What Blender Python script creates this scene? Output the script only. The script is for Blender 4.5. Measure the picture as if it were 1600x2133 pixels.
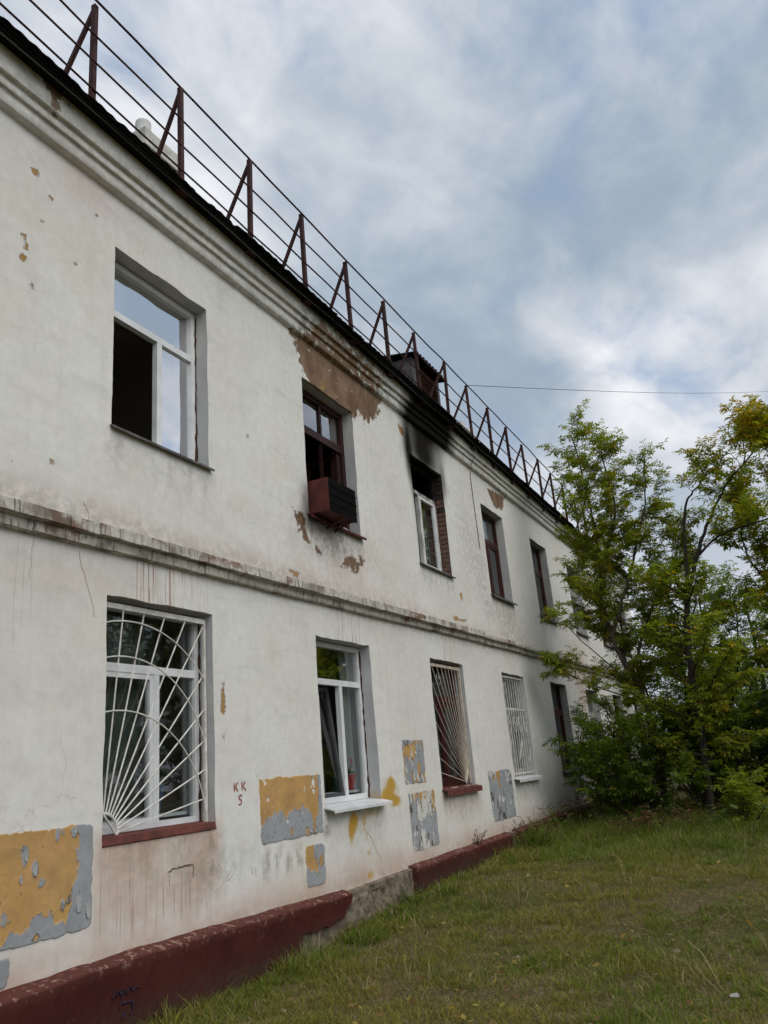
import bpy, math, random
import numpy as np
from mathutils import Vector, Matrix

random.seed(7); RNG = np.random.default_rng(7)
SC = bpy.context.scene
for o in list(bpy.data.objects): bpy.data.objects.remove(o)
COL = SC.collection

# ------------------------------------------------------------------ camera
cd = bpy.data.cameras.new('camera'); cam = bpy.data.objects.new('camera', cd); COL.objects.link(cam)
cd.sensor_fit = 'VERTICAL'; cd.sensor_height = 36.0; cd.lens = 28.127; cd.clip_start = 0.05; cd.clip_end = 2000
CF = Vector((0.85894434, 0.4107587, 0.30576446)); CR = Vector((0.45370115, -0.88732647, -0.08250459)); CU = Vector((-0.23742342, -0.20959254, 0.94852574))
cam.matrix_world = Matrix(((CR.x, CU.x, -CF.x, 0.0), (CR.y, CU.y, -CF.y, -4.5), (CR.z, CU.z, -CF.z, 1.6), (0, 0, 0, 1)))
SC.camera = cam

# ------------------------------------------------------------------ sky and sun
SUN_EL, SUN_AZ = math.radians(50), math.radians(-112)      # azimuth measured from +x towards +y
world = bpy.data.worlds.new('World'); SC.world = world; world.use_nodes = True
def build_sky():
    nt = world.node_tree; N = nt.nodes; L = nt.links; N.clear()
    def n(t, **k):
        q = N.new(t)
        for a, b in k.items(): setattr(q, a, b)
        return q
    def m(op, a, b=None, clamp=False):
        q = n('ShaderNodeMath', operation=op, use_clamp=clamp)
        for i, v in enumerate((a, b)):
            if v is None: continue
            if isinstance(v, (int, float)): q.inputs[i].default_value = v
            else: L.new(v, q.inputs[i])
        return q.outputs[0]
    def mix(f, a, b):
        q = n('ShaderNodeMix', data_type='RGBA')
        if isinstance(f, (int, float)): q.inputs[0].default_value = f
        else: L.new(f, q.inputs[0])
        for i, v in ((6, a), (7, b)):
            if isinstance(v, tuple): q.inputs[i].default_value = (*v, 1)
            else: L.new(v, q.inputs[i])
        return q.outputs[2]
    sky = n('ShaderNodeTexSky', sky_type='NISHITA'); sky.sun_disc = False
    sky.sun_elevation = SUN_EL; sky.sun_rotation = math.pi / 2 - SUN_AZ
    sky.air_density = 1.0; sky.dust_density = 1.5; sky.ozone_density = 1.2
    tc = n('ShaderNodeTexCoord'); sp = n('ShaderNodeSeparateXYZ'); L.new(tc.outputs['Generated'], sp.inputs[0])
    zz = m('ADD', m('MAXIMUM', sp.outputs[2], 0.0), 0.30)
    cb = n('ShaderNodeCombineXYZ'); L.new(m('DIVIDE', sp.outputs[0], zz), cb.inputs[0]); L.new(m('DIVIDE', sp.outputs[1], zz), cb.inputs[1])
    def noise(scale, det, rough, dist, off):
        mp = n('ShaderNodeMapping'); mp.inputs['Location'].default_value = off; mp.inputs['Rotation'].default_value = (0, 0, 0.55)
        mp.inputs['Scale'].default_value = (1.0, 1.2, 1.0)
        L.new(cb.outputs[0], mp.inputs[0])
        q = n('ShaderNodeTexNoise'); q.inputs['Scale'].default_value = scale; q.inputs['Detail'].default_value = det
        q.inputs['Roughness'].default_value = rough; q.inputs['Distortion'].default_value = dist
        L.new(mp.outputs[0], q.inputs['Vector']); return q.outputs[0]
    def ramp(f, a, b, smooth=True):
        q = n('ShaderNodeMapRange'); q.interpolation_type = 'SMOOTHSTEP' if smooth else 'LINEAR'
        q.inputs['From Min'].default_value = a; q.inputs['From Max'].default_value = b; L.new(f, q.inputs['Value']); return q.outputs[0]
    big = noise(1.15, 5, 0.5, 0.3, (4.1, 9.7, 0)); med = noise(1.9, 6, 0.5, 0.3, (12.3, 6.2, 0)); fine = noise(5.5, 6, 0.55, 0.3, (5.3, 3.7, 0))
    cover = ramp(m('ADD', m('MULTIPLY', big, 0.65), m('MULTIPLY', fine, 0.35)), 0.33, 0.50)
    lit = ramp(m('ADD', m('MULTIPLY', med, 0.72), m('MULTIPLY', fine, 0.28)), 0.40, 0.71)
    K = 7.8
    cloud = mix(lit, (0.325 * K, 0.40 * K, 0.49 * K), (0.88 * K, 0.89 * K, 0.92 * K))
    # brighter haze towards the horizon
    hor = ramp(sp.outputs[2], 0.42, 0.05)
    cloud = mix(m('MULTIPLY', hor, 0.55), cloud, (0.78 * K, 0.81 * K, 0.86 * K))
    blue = n('ShaderNodeMix', data_type='RGBA', blend_type='MULTIPLY'); blue.inputs[0].default_value = 1.0
    L.new(sky.outputs[0], blue.inputs[6]); blue.inputs[7].default_value = (1.15, 1.15, 1.1, 1)
    gap = mix(0.35, blue.outputs[2], (0.38 * K, 0.54 * K, 0.84 * K))
    out = mix(cover, gap, cloud)
    bg = n('ShaderNodeBackground'); bg.inputs['Strength'].default_value = 0.1
    L.new(out, bg.inputs['Color'])
    wo = n('ShaderNodeOutputWorld'); L.new(bg.outputs[0], wo.inputs[0])
build_sky()
sd = bpy.data.lights.new('sun', 'SUN'); sun = bpy.data.objects.new('sun', sd); COL.objects.link(sun)
sd.energy = 1.5; sd.angle = math.radians(65); sd.color = (1.0, 0.955, 0.885)
sv = Vector((math.cos(SUN_EL) * math.cos(SUN_AZ), math.cos(SUN_EL) * math.sin(SUN_AZ), math.sin(SUN_EL)))
sun.rotation_euler = sv.to_track_quat('Z', 'Y').to_euler(); sun.location = (8, -10, 14)
vs = SC.view_settings; SC.display_settings.display_device = 'sRGB'
vs.view_transform = 'Standard'; vs.look = 'None'; vs.exposure = 0.46; vs.gamma = 1.0; vs.use_curve_mapping = False
SC.cycles.use_denoising = True; SC.cycles.max_bounces = 7; SC.cycles.diffuse_bounces = 6; SC.cycles.transparent_max_bounces = 12; SC.cycles.adaptive_threshold = 0.03
SC.cycles.sample_clamp_indirect = 6.0

# ------------------------------------------------------------------ numpy noise
def _h(ix, iy, s):
    n = (ix * 374761393 + iy * 668265263 + s * 974634777) & 0xffffffff
    n = ((n ^ (n >> 13)) * 1274126177) & 0xffffffff
    return ((n ^ (n >> 16)) & 0xffffff) / float(0xffffff)
def vnoise(x, y, s=0):
    x = np.asarray(x, float); y = np.asarray(y, float)
    ix = np.floor(x).astype(np.int64); iy = np.floor(y).astype(np.int64); fx = x - ix; fy = y - iy
    fx = fx * fx * (3 - 2 * fx); fy = fy * fy * (3 - 2 * fy)
    a = _h(ix, iy, s); b = _h(ix + 1, iy, s); c = _h(ix, iy + 1, s); d = _h(ix + 1, iy + 1, s)
    return (a * (1 - fx) + b * fx) * (1 - fy) + (c * (1 - fx) + d * fx) * fy
def fbm(x, y, s=0, o=4, g=0.5):
    t = 0; a = 1.0; w = 0
    for i in range(o):
        t = t + a * vnoise(np.asarray(x) * 2 ** i, np.asarray(y) * 2 ** i, s + 17 * i); w += a; a *= g
    return t / w
def sstep(a, b, x):
    t = np.clip((np.asarray(x, float) - a) / (b - a), 0, 1); return t * t * (3 - 2 * t)
def poly_sdf(X, Z, P):
    """positive inside"""
    X = np.asarray(X, float); Z = np.asarray(Z, float); d = np.full(X.shape, 1e9); ins = np.zeros(X.shape, bool); n = len(P)
    for i in range(n):
        ax, az = P[i]; bx, bz = P[(i + 1) % n]; ex, ez = bx - ax, bz - az; wx, wz = X - ax, Z - az
        t = np.clip((wx * ex + wz * ez) / (ex * ex + ez * ez + 1e-12), 0, 1)
        d = np.minimum(d, np.hypot(wx - t * ex, wz - t * ez))
        c = ((az > Z) != (bz > Z)) & (X < (bx - ax) * (Z - az) / (bz - az + 1e-12) + ax); ins ^= c
    return np.where(ins, d, -d)

# ------------------------------------------------------------------ object helpers
def link(o, parent=None):
    COL.objects.link(o)
    if parent is not None:
        o.parent = parent; o.matrix_parent_inverse = Matrix.Translation(-WLOC.get(parent.name, Vector((0, 0, 0))))
    return o
WLOC = {}
def empty(name, loc, label=None, cat=None, group=None):
    o = bpy.data.objects.new(name, None); COL.objects.link(o); o.location = loc; o.empty_display_size = 0.2
    WLOC[o.name] = Vector(loc); tag(o, label, cat, group); return o
def tag(o, label=None, cat=None, group=None, kind=None):
    if label: o['label'] = label
    if cat: o['category'] = cat
    if group: o['group'] = group
    if kind: o['kind'] = kind
    return o
def mesh_np(name, V, F, mat, parent=None, smooth=False, attrs=None, mats=None, midx=None):
    V = np.asarray(V, np.float32).reshape(-1, 3); me = bpy.data.meshes.new(name)
    if isinstance(F, np.ndarray):
        k = F.shape[1]; nf = len(F)
        me.vertices.add(len(V)); me.vertices.foreach_set('co', V.ravel())
        me.loops.add(nf * k); me.loops.foreach_set('vertex_index', F.astype(np.int32).ravel())
        me.polygons.add(nf); me.polygons.foreach_set('loop_start', (np.arange(nf) * k).astype(np.int32))
        try: me.polygons.foreach_set('loop_total', np.full(nf, k, np.int32))
        except Exception: pass
        me.update(calc_edges=True)
    else:
        me.from_pydata([tuple(v) for v in V.tolist()], [], [tuple(f) for f in F]); me.update()
    for mm in (mats or [mat]): me.materials.append(mm)
    if midx is not None: me.polygons.foreach_set('material_index', np.asarray(midx, np.int32))
    if smooth: me.polygons.foreach_set('use_smooth', np.ones(len(me.polygons), bool))
    for k, a in (attrs or {}).items():
        a = np.asarray(a, np.float32)
        if a.ndim == 2:
            at = me.attributes.new(k, 'FLOAT_COLOR', 'POINT')
            if a.shape[1] == 3: a = np.concatenate([a, np.ones((len(a), 1), np.float32)], 1)
            at.data.foreach_set('color', a.ravel())
        else:
            at = me.attributes.new(k, 'FLOAT', 'POINT'); at.data.foreach_set('value', a.ravel())
    me.validate(clean_customdata=False)
    o = bpy.data.objects.new(name, me); return link(o, parent)
class MB:
    """collects simple solids into one mesh"""
    def __init__(s): s.V = []; s.F = []; s.n = 0
    def add(s, V, F):
        s.V += [tuple(v) for v in V]; s.F += [tuple(i + s.n for i in f) for f in F]; s.n += len(V)
    def box(s, x0, x1, y0, y1, z0, z1, j=0.0):
        V = [(x0, y0, z0), (x1, y0, z0), (x1, y1, z0), (x0, y1, z0), (x0, y0, z1), (x1, y0, z1), (x1, y1, z1), (x0, y1, z1)]
        if j: V = [tuple(c + random.uniform(-j, j) for c in v) for v in V]
        s.add(V, [(0, 3, 2, 1), (4, 5, 6, 7), (0, 1, 5, 4), (1, 2, 6, 5), (2, 3, 7, 6), (3, 0, 4, 7)]); return s
    def tube(s, P, R, k=6, cap=True):
        P = [Vector(p) for p in P]; R = R if isinstance(R, (list, tuple)) else [R] * len(P); rings = []; up = None
        for i, p in enumerate(P):
            d = (P[min(i + 1, len(P) - 1)] - P[max(i - 1, 0)]).normalized()
            if up is None: up = d.orthogonal().normalized()
            up = (up - d * up.dot(d)); up = up.normalized() if up.length > 1e-6 else d.orthogonal().normalized()
            b = d.cross(up); rings.append([p + (up * math.cos(2 * math.pi * q / k) + b * math.sin(2 * math.pi * q / k)) * R[i] for q in range(k)])
        V = [v for r in rings for v in r]; F = []
        for i in range(len(P) - 1):
            for q in range(k): F.append((i * k + q, i * k + (q + 1) % k, (i + 1) * k + (q + 1) % k, (i + 1) * k + q))
        if cap: F += [tuple(range(k - 1, -1, -1)), tuple((len(P) - 1) * k + q for q in range(k))]
        s.add(V, F); return s
    def bar(s, a, b, w, h=None, up=(0, 0, 1)):
        """rectangular bar from a to b"""
        a, b = Vector(a), Vector(b); h = h or w; d = (b - a).normalized(); u = Vector(up); u = u - d * u.dot(d)
        u = u.normalized() if u.length > 1e-5 else d.orthogonal().normalized(); r = d.cross(u)
        V = [p + r * (sx * w / 2) + u * (sy * h / 2) for p in (a, b) for sx, sy in ((-1, -1), (1, -1), (1, 1), (-1, 1))]
        s.add(V, [(0, 3, 2, 1), (4, 5, 6, 7), (0, 1, 5, 4), (1, 2, 6, 5), (2, 3, 7, 6), (3, 0, 4, 7)]); return s
    def build(s, name, mat, parent=None, smooth=False):
        return mesh_np(name, s.V, s.F, mat, parent, smooth)
def ribbon(name, pts, w, mat, parent, plane_y, t=0.003, taper=False):
    """a flat stroke of paint (or a crack) on a wall facing -y"""
    mb = MB(); P = [Vector((p[0], 0, p[1])) for p in pts]; V = []; n = len(P)
    for i, p in enumerate(P):
        d = (P[min(i + 1, n - 1)] - P[max(i - 1, 0)]).normalized(); r = Vector((-d.z, 0, d.x))
        ww = w * random.uniform(0.75, 1.2) * (0.35 if taper and i in (0, n - 1) else 1)
        y = plane_y(p.x, p.z) if callable(plane_y) else plane_y
        for sg in (-1, 1): V.append((p.x + r.x * sg * ww / 2, y - t, p.z + r.z * sg * ww / 2))
    for v in list(V): V.append((v[0], v[1] + t + 0.006, v[2]))
    o = 2 * n; F = []
    for i in range(n - 1):
        a, b, c, d = 2 * i, 2 * i + 1, 2 * i + 3, 2 * i + 2
        F += [(a, b, c, d), (a, d, d + o, a + o), (b, b + o, c + o, c)]
    F += [(0, o, o + 1, 1), (2 * n - 2, 2 * n - 1, o + 2 * n - 1, o + 2 * n - 2)]
    return mesh_np(name, V, F, mat, parent)

# ------------------------------------------------------------------ material helpers
class NT:
    def __init__(s, name):
        s.m = bpy.data.materials.new(name); s.m.use_nodes = True; s.t = s.m.node_tree; s.t.nodes.clear()
        s.out = s.n('ShaderNodeOutputMaterial'); s._pos = None
    def n(s, t, **k):
        q = s.t.nodes.new(t)
        for a, b in k.items(): setattr(q, a, b)
        return q
    def l(s, a, b): s.t.links.new(a, b)
    def put(s, sock, v):
        if isinstance(v, (int, float)): sock.default_value = v
        elif isinstance(v, tuple): sock.default_value = (*v, 1) if len(v) == 3 and sock.type == 'RGBA' else v
        else: s.l(v, sock)
    def math(s, op, a, b=None, clamp=False):
        q = s.n('ShaderNodeMath', operation=op, use_clamp=clamp); s.put(q.inputs[0], a)
        if b is not None: s.put(q.inputs[1], b)
        return q.outputs[0]
    def pos(s):
        if s._pos is None: s._pos = s.n('ShaderNodeNewGeometry').outputs['Position']
        return s._pos
    def noise(s, scale, det=4, rough=0.55, stretch=(1, 1, 1), dist=0.0, off=(0, 0, 0), vec=None):
        mp = s.n('ShaderNodeMapping'); mp.inputs['Scale'].default_value = stretch; mp.inputs['Location'].default_value = off
        s.l(vec or s.pos(), mp.inputs[0]); q = s.n('ShaderNodeTexNoise'); q.inputs['Scale'].default_value = scale
        q.inputs['Detail'].default_value = det; q.inputs['Roughness'].default_value = rough; q.inputs['Distortion'].default_value = dist
        s.l(mp.outputs[0], q.inputs['Vector']); return q.outputs[0]
    def ramp(s, v, a, b, lo=0.0, hi=1.0):
        q = s.n('ShaderNodeMapRange'); q.interpolation_type = 'SMOOTHSTEP'; q.inputs['From Min'].default_value = a; q.inputs['From Max'].default_value = b
        q.inputs['To Min'].default_value = lo; q.inputs['To Max'].default_value = hi; s.put(q.inputs['Value'], v); return q.outputs[0]
    def mix(s, f, a, b, mode='MIX'):
        q = s.n('ShaderNodeMix', data_type='RGBA', blend_type=mode); s.put(q.inputs[0], f); s.put(q.inputs[6], a); s.put(q.inputs[7], b); return q.outputs[2]
    def attr(s, name, col=False):
        q = s.n('ShaderNodeAttribute', attribute_name=name); return q.outputs['Color' if col else 'Fac']
    def bump(s, h, strength=0.3, dist=0.01):
        q = s.n('ShaderNodeBump'); q.inputs['Strength'].default_value = strength; q.inputs['Distance'].default_value = dist; s.l(h, q.inputs['Height']); return q.outputs[0]
    def pbr(s, col, rough=0.85, bump=None, metal=0.0, spec=0.3):
        b = s.n('ShaderNodeBsdfPrincipled'); s.put(b.inputs['Base Color'], col); s.put(b.inputs['Roughness'], rough); s.put(b.inputs['Metallic'], metal)
        b.inputs['Specular IOR Level'].default_value = spec
        if bump is not None: s.l(bump, b.inputs['Normal'])
        s.l(b.outputs[0], s.out.inputs[0]); return s.m
def simple(name, c1, c2=None, scale=6, rough=0.8, bump=0.2, metal=0.0, spec=0.3, lo=0.35, hi=0.65, stretch=(1, 1, 1), bdist=0.004):
    t = NT(name); c2 = c2 or tuple(v * 0.7 for v in c1); nz = t.noise(scale, 6, 0.6, stretch)
    f = t.noise(scale * 7, 4, 0.6, stretch)
    col = t.mix(t.ramp(nz, lo, hi), c1, c2)
    return t.pbr(col, rough, t.bump(t.math('ADD', nz, t.math('MULTIPLY', f, 0.6)), bump, bdist), metal, spec)

def wall_material(reveal=False):
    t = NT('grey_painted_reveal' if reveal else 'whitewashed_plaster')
    n1 = t.noise(0.55, 5, 0.55, (1, 1, 1)); n2 = t.noise(2.3, 4, 0.6); n3 = t.noise(11, 5, 0.65); n4 = t.noise(55, 2, 0.6)
    st = t.noise(6.0, 4, 0.6, (1.6, 1.6, 0.10)); st2 = t.noise(26.0, 3, 0.6, (1.5, 1.5, 0.035))
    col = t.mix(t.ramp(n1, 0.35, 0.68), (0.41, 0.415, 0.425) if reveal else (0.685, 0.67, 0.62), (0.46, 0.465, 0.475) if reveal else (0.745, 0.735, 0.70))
    col = t.mix(t.math('MULTIPLY', t.ramp(n2, 0.46, 0.72), 0.45), col, (0.60, 0.59, 0.55))
    col = t.mix(t.math('MULTIPLY', t.ramp(st, 0.52, 0.76), 0.28), col, (0.52, 0.505, 0.45))
    col = t.mix(t.math('MULTIPLY', t.ramp(n3, 0.55, 0.78), 0.18), col, (0.43, 0.42, 0.38))
    tr = t.noise(3.5, 5, 0.62, (0.35, 1, 1.6), dist=0.6, off=(6, 2, 3)); col = t.mix(t.math('MULTIPLY', t.ramp(tr, 0.52, 0.70), 0.30), col, (0.54, 0.535, 0.515))
    col = t.mix(t.math('MULTIPLY', t.ramp(t.noise(1.3, 5, 0.6, off=(1, 8, 5)), 0.52, 0.70), 0.35), col, (0.68, 0.62, 0.51))
    # warm reddish staining
    pk = t.attr('pink'); col = t.mix(t.math('MULTIPLY', pk, t.ramp(n2, 0.22, 0.66, 0.35, 1.0)), col, (0.50, 0.335, 0.265))
    dr = t.attr('drip'); col = t.mix(t.math('MULTIPLY', dr, t.ramp(st2, 0.53, 0.66)), col, (0.33, 0.185, 0.135))
    # bush shade at lower right painted in with grey and green grime
    gr = t.attr('grime'); col = t.mix(t.math('MULTIPLY', gr, t.ramp(n3, 0.30, 0.62)), col, (0.21, 0.205, 0.165))
    # flecks where the paint has chipped
    fl = t.math('MULTIPLY', t.ramp(t.noise(9.0, 5, 0.62, off=(3, 1, 8)), 0.685, 0.71), t.ramp(t.noise(1.1, 3, 0.5, off=(7, 3, 2)), 0.5, 0.62))
    col = t.mix(fl, col, (0.33, 0.235, 0.15))
    col = t.mix(t.math('MULTIPLY', t.ramp(t.noise(34, 3, 0.6, off=(2, 9, 4)), 0.70, 0.74), 0.6), col, (0.24, 0.22, 0.18))
    vo = t.n('ShaderNodeTexVoronoi', feature='DISTANCE_TO_EDGE'); vo.inputs['Scale'].default_value = 1.9; wv = t.n('ShaderNodeVectorMath', operation='ADD'); t.l(t.pos(), wv.inputs[0])
    wn = t.n('ShaderNodeTexNoise'); wn.inputs['Scale'].default_value = 5.0; wn.inputs['Detail'].default_value = 4; t.l(t.pos(), wn.inputs['Vector']); ws = t.n('ShaderNodeVectorMath', operation='SCALE'); ws.inputs['Scale'].default_value = 0.28; t.l(wn.outputs['Color'], ws.inputs[0]); t.l(ws.outputs[0], wv.inputs[1]); t.l(wv.outputs[0], vo.inputs['Vector'])
    hair = t.math('MULTIPLY', t.ramp(vo.outputs['Distance'], 0.010, 0.002), t.ramp(t.noise(0.8, 4, 0.6, off=(9, 4, 2)), 0.55, 0.64)); col = t.mix(t.math('MULTIPLY', hair, 0.32), col, (0.30, 0.275, 0.235))
    # yellow spray paint
    sp = t.attr('spray'); col = t.mix(t.ramp(t.math('ADD', sp, t.math('MULTIPLY', t.math('SUBTRACT', n3, 0.5), 0.7)), 0.10, 0.72, 0.0, 0.95), col, (0.47, 0.27, 0.035))
    # exposed ochre and brown undercoats
    oc = t.math('ADD', t.attr('ochre'), t.math('MULTIPLY', t.math('SUBTRACT', t.noise(28, 3, 0.6), 0.5), 0.075)); om = t.ramp(oc, 0.0, 0.006)
    edge = t.math('MULTIPLY', t.ramp(oc, -0.012, 0.0), t.ramp(oc, 0.012, 0.0))
    col = t.mix(om, col, t.mix(n3, (0.46, 0.27, 0.10), (0.30, 0.165, 0.065)))
    br = t.math('ADD', t.attr('brown'), t.math('ADD', t.math('MULTIPLY', t.math('SUBTRACT', t.noise(7, 6, 0.62), 0.5), 0.42), t.math('MULTIPLY', t.math('SUBTRACT', n3, 0.5), 0.20))); bm = t.ramp(br, 0.0, 0.012)
    bedge = t.math('MULTIPLY', t.ramp(br, -0.02, 0.0), t.ramp(br, 0.03, 0.0))
    brown = t.mix(t.ramp(t.noise(3.0, 6, 0.65, (1.3, 1.3, 0.6)), 0.34, 0.66), (0.135, 0.085, 0.055), (0.25, 0.17, 0.115))
    brown = t.mix(t.ramp(t.noise(5.0, 5, 0.6, off=(4, 4, 1)), 0.60, 0.68), brown, (0.36, 0.215, 0.085))
    brown = t.mix(t.ramp(t.noise(10.0, 4, 0.6, off=(1, 4, 6)), 0.655, 0.675), brown, (0.55, 0.52, 0.45))
    col = t.mix(bm, col, brown)
    col = t.mix(t.math('MULTIPLY', t.math('MAXIMUM', edge, bedge), 0.6), col, (0.16, 0.125, 0.09))
    so = t.ramp(t.math('ADD', t.attr('soot'), t.math('MULTIPLY', t.math('SUBTRACT', n2, 0.5), 0.30)), 0.02, 1.15)
    col = t.mix(t.math('MULTIPLY', t.ramp(so, 0.0, 0.35), 0.55), col, t.mix(0.5, col, (0.16, 0.11, 0.07), 'MULTIPLY'))
    col = t.mix(t.math('MULTIPLY', t.math('POWER', so, 0.8), 0.985), col, (0.006, 0.005, 0.0045))
    h = t.math('ADD', t.math('MULTIPLY', n3, 0.8), t.math('ADD', t.math('MULTIPLY', n4, 0.25), t.math('ADD', t.math('MULTIPLY', n2, 1.2), t.math('MULTIPLY', tr, 0.9))))
    h = t.math('SUBTRACT', h, t.math('MULTIPLY', t.math('MAXIMUM', bm, om), 3.0))
    return t.pbr(col, 0.95, t.bump(h, 0.30, 0.006), 0, 0.05)
M = {}
M['wall'] = wall_material()
M['reveal'] = wall_material(True)  # wall plaster greyed: the shade inside the openings is put into the colour
def string_material():
    t = NT('string_course_plaster'); n1 = t.noise(2.2, 6, 0.65, (1, 1, 1.2)); n2 = t.noise(14, 6, 0.65); n3 = t.noise(30, 3, 0.6, (1.5, 1.5, 0.15))
    col = t.mix(t.ramp(n2, 0.35, 0.65), (0.55, 0.53, 0.475), (0.40, 0.38, 0.325))
    col = t.mix(t.ramp(n1, 0.56, 0.66), col, t.mix(n2, (0.25, 0.135, 0.10), (0.16, 0.09, 0.07)))
    col = t.mix(t.math('MULTIPLY', t.ramp(n3, 0.53, 0.66), 0.8), col, (0.10, 0.085, 0.065))
    col = t.mix(t.math('MULTIPLY', t.ramp(t.noise(3.2, 6, 0.6, off=(5, 2, 1)), 0.49, 0.66), 0.8), col, (0.15, 0.125, 0.095))
    return t.pbr(col, 0.92, t.bump(t.math('ADD', n1, n2), 0.6, 0.01), 0, 0.15)
M['string'] = string_material()
def plinth_material():
    t = NT('red_plinth_paint'); n1 = t.noise(1.7, 5, 0.6); n2 = t.noise(16, 6, 0.65); n3 = t.noise(45, 4, 0.6)
    col = t.mix(t.ramp(n1, 0.3, 0.7), (0.050, 0.0135, 0.0115), (0.066, 0.019, 0.0155))
    col = t.mix(t.math('MULTIPLY', t.ramp(n2, 0.5, 0.8), 0.5), col, (0.050, 0.020, 0.017))
    chip = t.math('MULTIPLY', t.ramp(t.noise(7, 6, 0.66, off=(3, 3, 7)), 0.66, 0.675), t.ramp(t.noise(1.3, 3, 0.5, off=(8, 1, 1)), 0.48, 0.62)); col = t.mix(chip, col, (0.20, 0.16, 0.125))
    worn = t.math('MULTIPLY', t.attr('worn'), t.ramp(t.noise(17, 6, 0.68), 0.53, 0.64)); col = t.mix(worn, col, (0.40, 0.27, 0.22))
    col = t.mix(t.math('MULTIPLY', t.attr('worn'), 0.35), col, (0.20, 0.085, 0.07))
    dirt = t.attr('dirt'); col = t.mix(t.math('MULTIPLY', dirt, t.ramp(n2, 0.3, 0.6)), col, (0.05, 0.036, 0.027))
    return t.pbr(col, 0.7, t.bump(t.math('ADD', n1, t.math('MULTIPLY', n2, 0.6)), 0.7, 0.012), 0, 0.06)
M['plinth'] = plinth_material()
M['concrete'] = simple('crumbling_concrete', (0.24, 0.195, 0.15), (0.115, 0.09, 0.068), 11, 0.95, 1.0, bdist=0.02, spec=0.1)
M['mortar'] = simple('mortar', (0.21, 0.17, 0.135), (0.12, 0.095, 0.075), 20, 0.95, 0.6)
M['brick'] = simple('brick', (0.17, 0.098, 0.072), (0.11, 0.066, 0.05), 14, 0.92, 0.5)
M['brick_sooty'] = simple('sooty_brick', (0.055, 0.04, 0.034), (0.02, 0.017, 0.015), 12, 0.95, 0.5)
M['pvc'] = simple('white_pvc', (0.72, 0.73, 0.74), (0.62, 0.63, 0.64), 5, 0.4, 0.03, spec=0.45)
def sooty_pvc():
    t = NT('sooty_pvc'); n1 = t.noise(4, 5, 0.6); sx = t.n('ShaderNodeSeparateXYZ'); t.l(t.pos(), sx.inputs[0])
    f = t.ramp(t.math('ADD', sx.outputs[2], t.math('MULTIPLY', t.math('SUBTRACT', n1, 0.5), 0.5)), 5.58, 5.86); col = t.mix(t.ramp(n1, 0.35, 0.7), (0.60, 0.59, 0.57), (0.22, 0.21, 0.20)); col = t.mix(f, col, (0.010, 0.009, 0.008))
    return t.pbr(col, 0.7, None, 0, 0.15)
M['pvc_sooty'] = sooty_pvc()
M['wood'] = simple('red_brown_window_paint', (0.058, 0.015, 0.013), (0.032, 0.011, 0.010), 9, 0.55, 0.2, spec=0.2)
M['sash_dark'] = simple('dull_grey_sash', (0.07, 0.072, 0.075), (0.05, 0.05, 0.052), 9, 0.6, 0.05, spec=0.15)  # white PVC darkened: the tilted leaf's indoor shade is put into its colour
M['wood_dark'] = simple('dark_brown_window_paint', (0.040, 0.013, 0.012), (0.020, 0.009, 0.008), 9, 0.55, 0.2, spec=0.2)
M['wood_grey'] = simple('grey_window_wood', (0.40, 0.39, 0.36), (0.25, 0.24, 0.22), 9, 0.7, 0.25)
M['grille'] = simple('white_grille_paint', (0.70, 0.69, 0.65), (0.52, 0.50, 0.45), 12, 0.5, 0.15)
M['grille_pale'] = simple('cream_grille_paint', (0.58, 0.52, 0.43), (0.42, 0.35, 0.28), 12, 0.55, 0.15)
M['rail'] = simple('rusty_railing_paint', (0.060, 0.021, 0.018), (0.036, 0.015, 0.014), 4, 0.7, 0.03, spec=0.2)
M['rust'] = simple('rust_red_metal', (0.098, 0.026, 0.021), (0.062, 0.019, 0.016), 6, 0.65, 0.2, spec=0.2)
M['black_metal'] = simple('blackened_metal', (0.010, 0.0095, 0.0095), (0.006, 0.006, 0.006), 9, 0.8, 0.2, spec=0.1)
M['tin'] = simple('weathered_tin_sill', (0.12, 0.115, 0.11), (0.055, 0.045, 0.04), 10, 0.55, 0.2, spec=0.4)
M['white_tin'] = simple('white_painted_tin', (0.66, 0.67, 0.69), (0.56, 0.57, 0.58), 5, 0.45, 0.1)
M['red_sill'] = simple('red_brown_sill', (0.15, 0.05, 0.042), (0.09, 0.035, 0.03), 9, 0.75, 0.35, spec=0.15)
M['foam'] = simple('brown_foam_seam', (0.075, 0.035, 0.022), (0.035, 0.02, 0.015), 20, 0.95, 0.8)
M['slate'] = simple('tarred_roof_sheet', (0.013, 0.0125, 0.012), (0.008, 0.008, 0.008), 5, 0.95, 0.2, spec=0.08)
M['chimney'] = simple('whitewashed_chimney', (0.58, 0.57, 0.53), (0.40, 0.39, 0.35), 4, 0.9, 0.5)
M['pipe'] = simple('pale_flue_pipe', (0.66, 0.66, 0.65), (0.52, 0.52, 0.5), 4, 0.75, 0.1)
M['board'] = simple('brown_dormer_board', (0.27, 0.165, 0.12), (0.17, 0.105, 0.08), 6, 0.85, 0.3, stretch=(0.2, 1, 1))
M['board_grey'] = simple('grey_dormer_board', (0.10, 0.095, 0.095), (0.06, 0.056, 0.056), 6, 0.85, 0.3)
M['room'] = simple('dim_room_paint', (0.50, 0.46, 0.39), (0.42, 0.38, 0.33), 2, 0.95, 0.05)
M['room_dark'] = simple('burnt_room', (0.015, 0.014, 0.013), (0.008, 0.008, 0.008), 2, 0.95, 0.05)
M['cable'] = simple('dark_cable', (0.03, 0.03, 0.032), None, 4, 0.7, 0.0)
M['cable_grey'] = simple('grey_cable', (0.10, 0.10, 0.095), None, 4, 0.7, 0.0)
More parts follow.
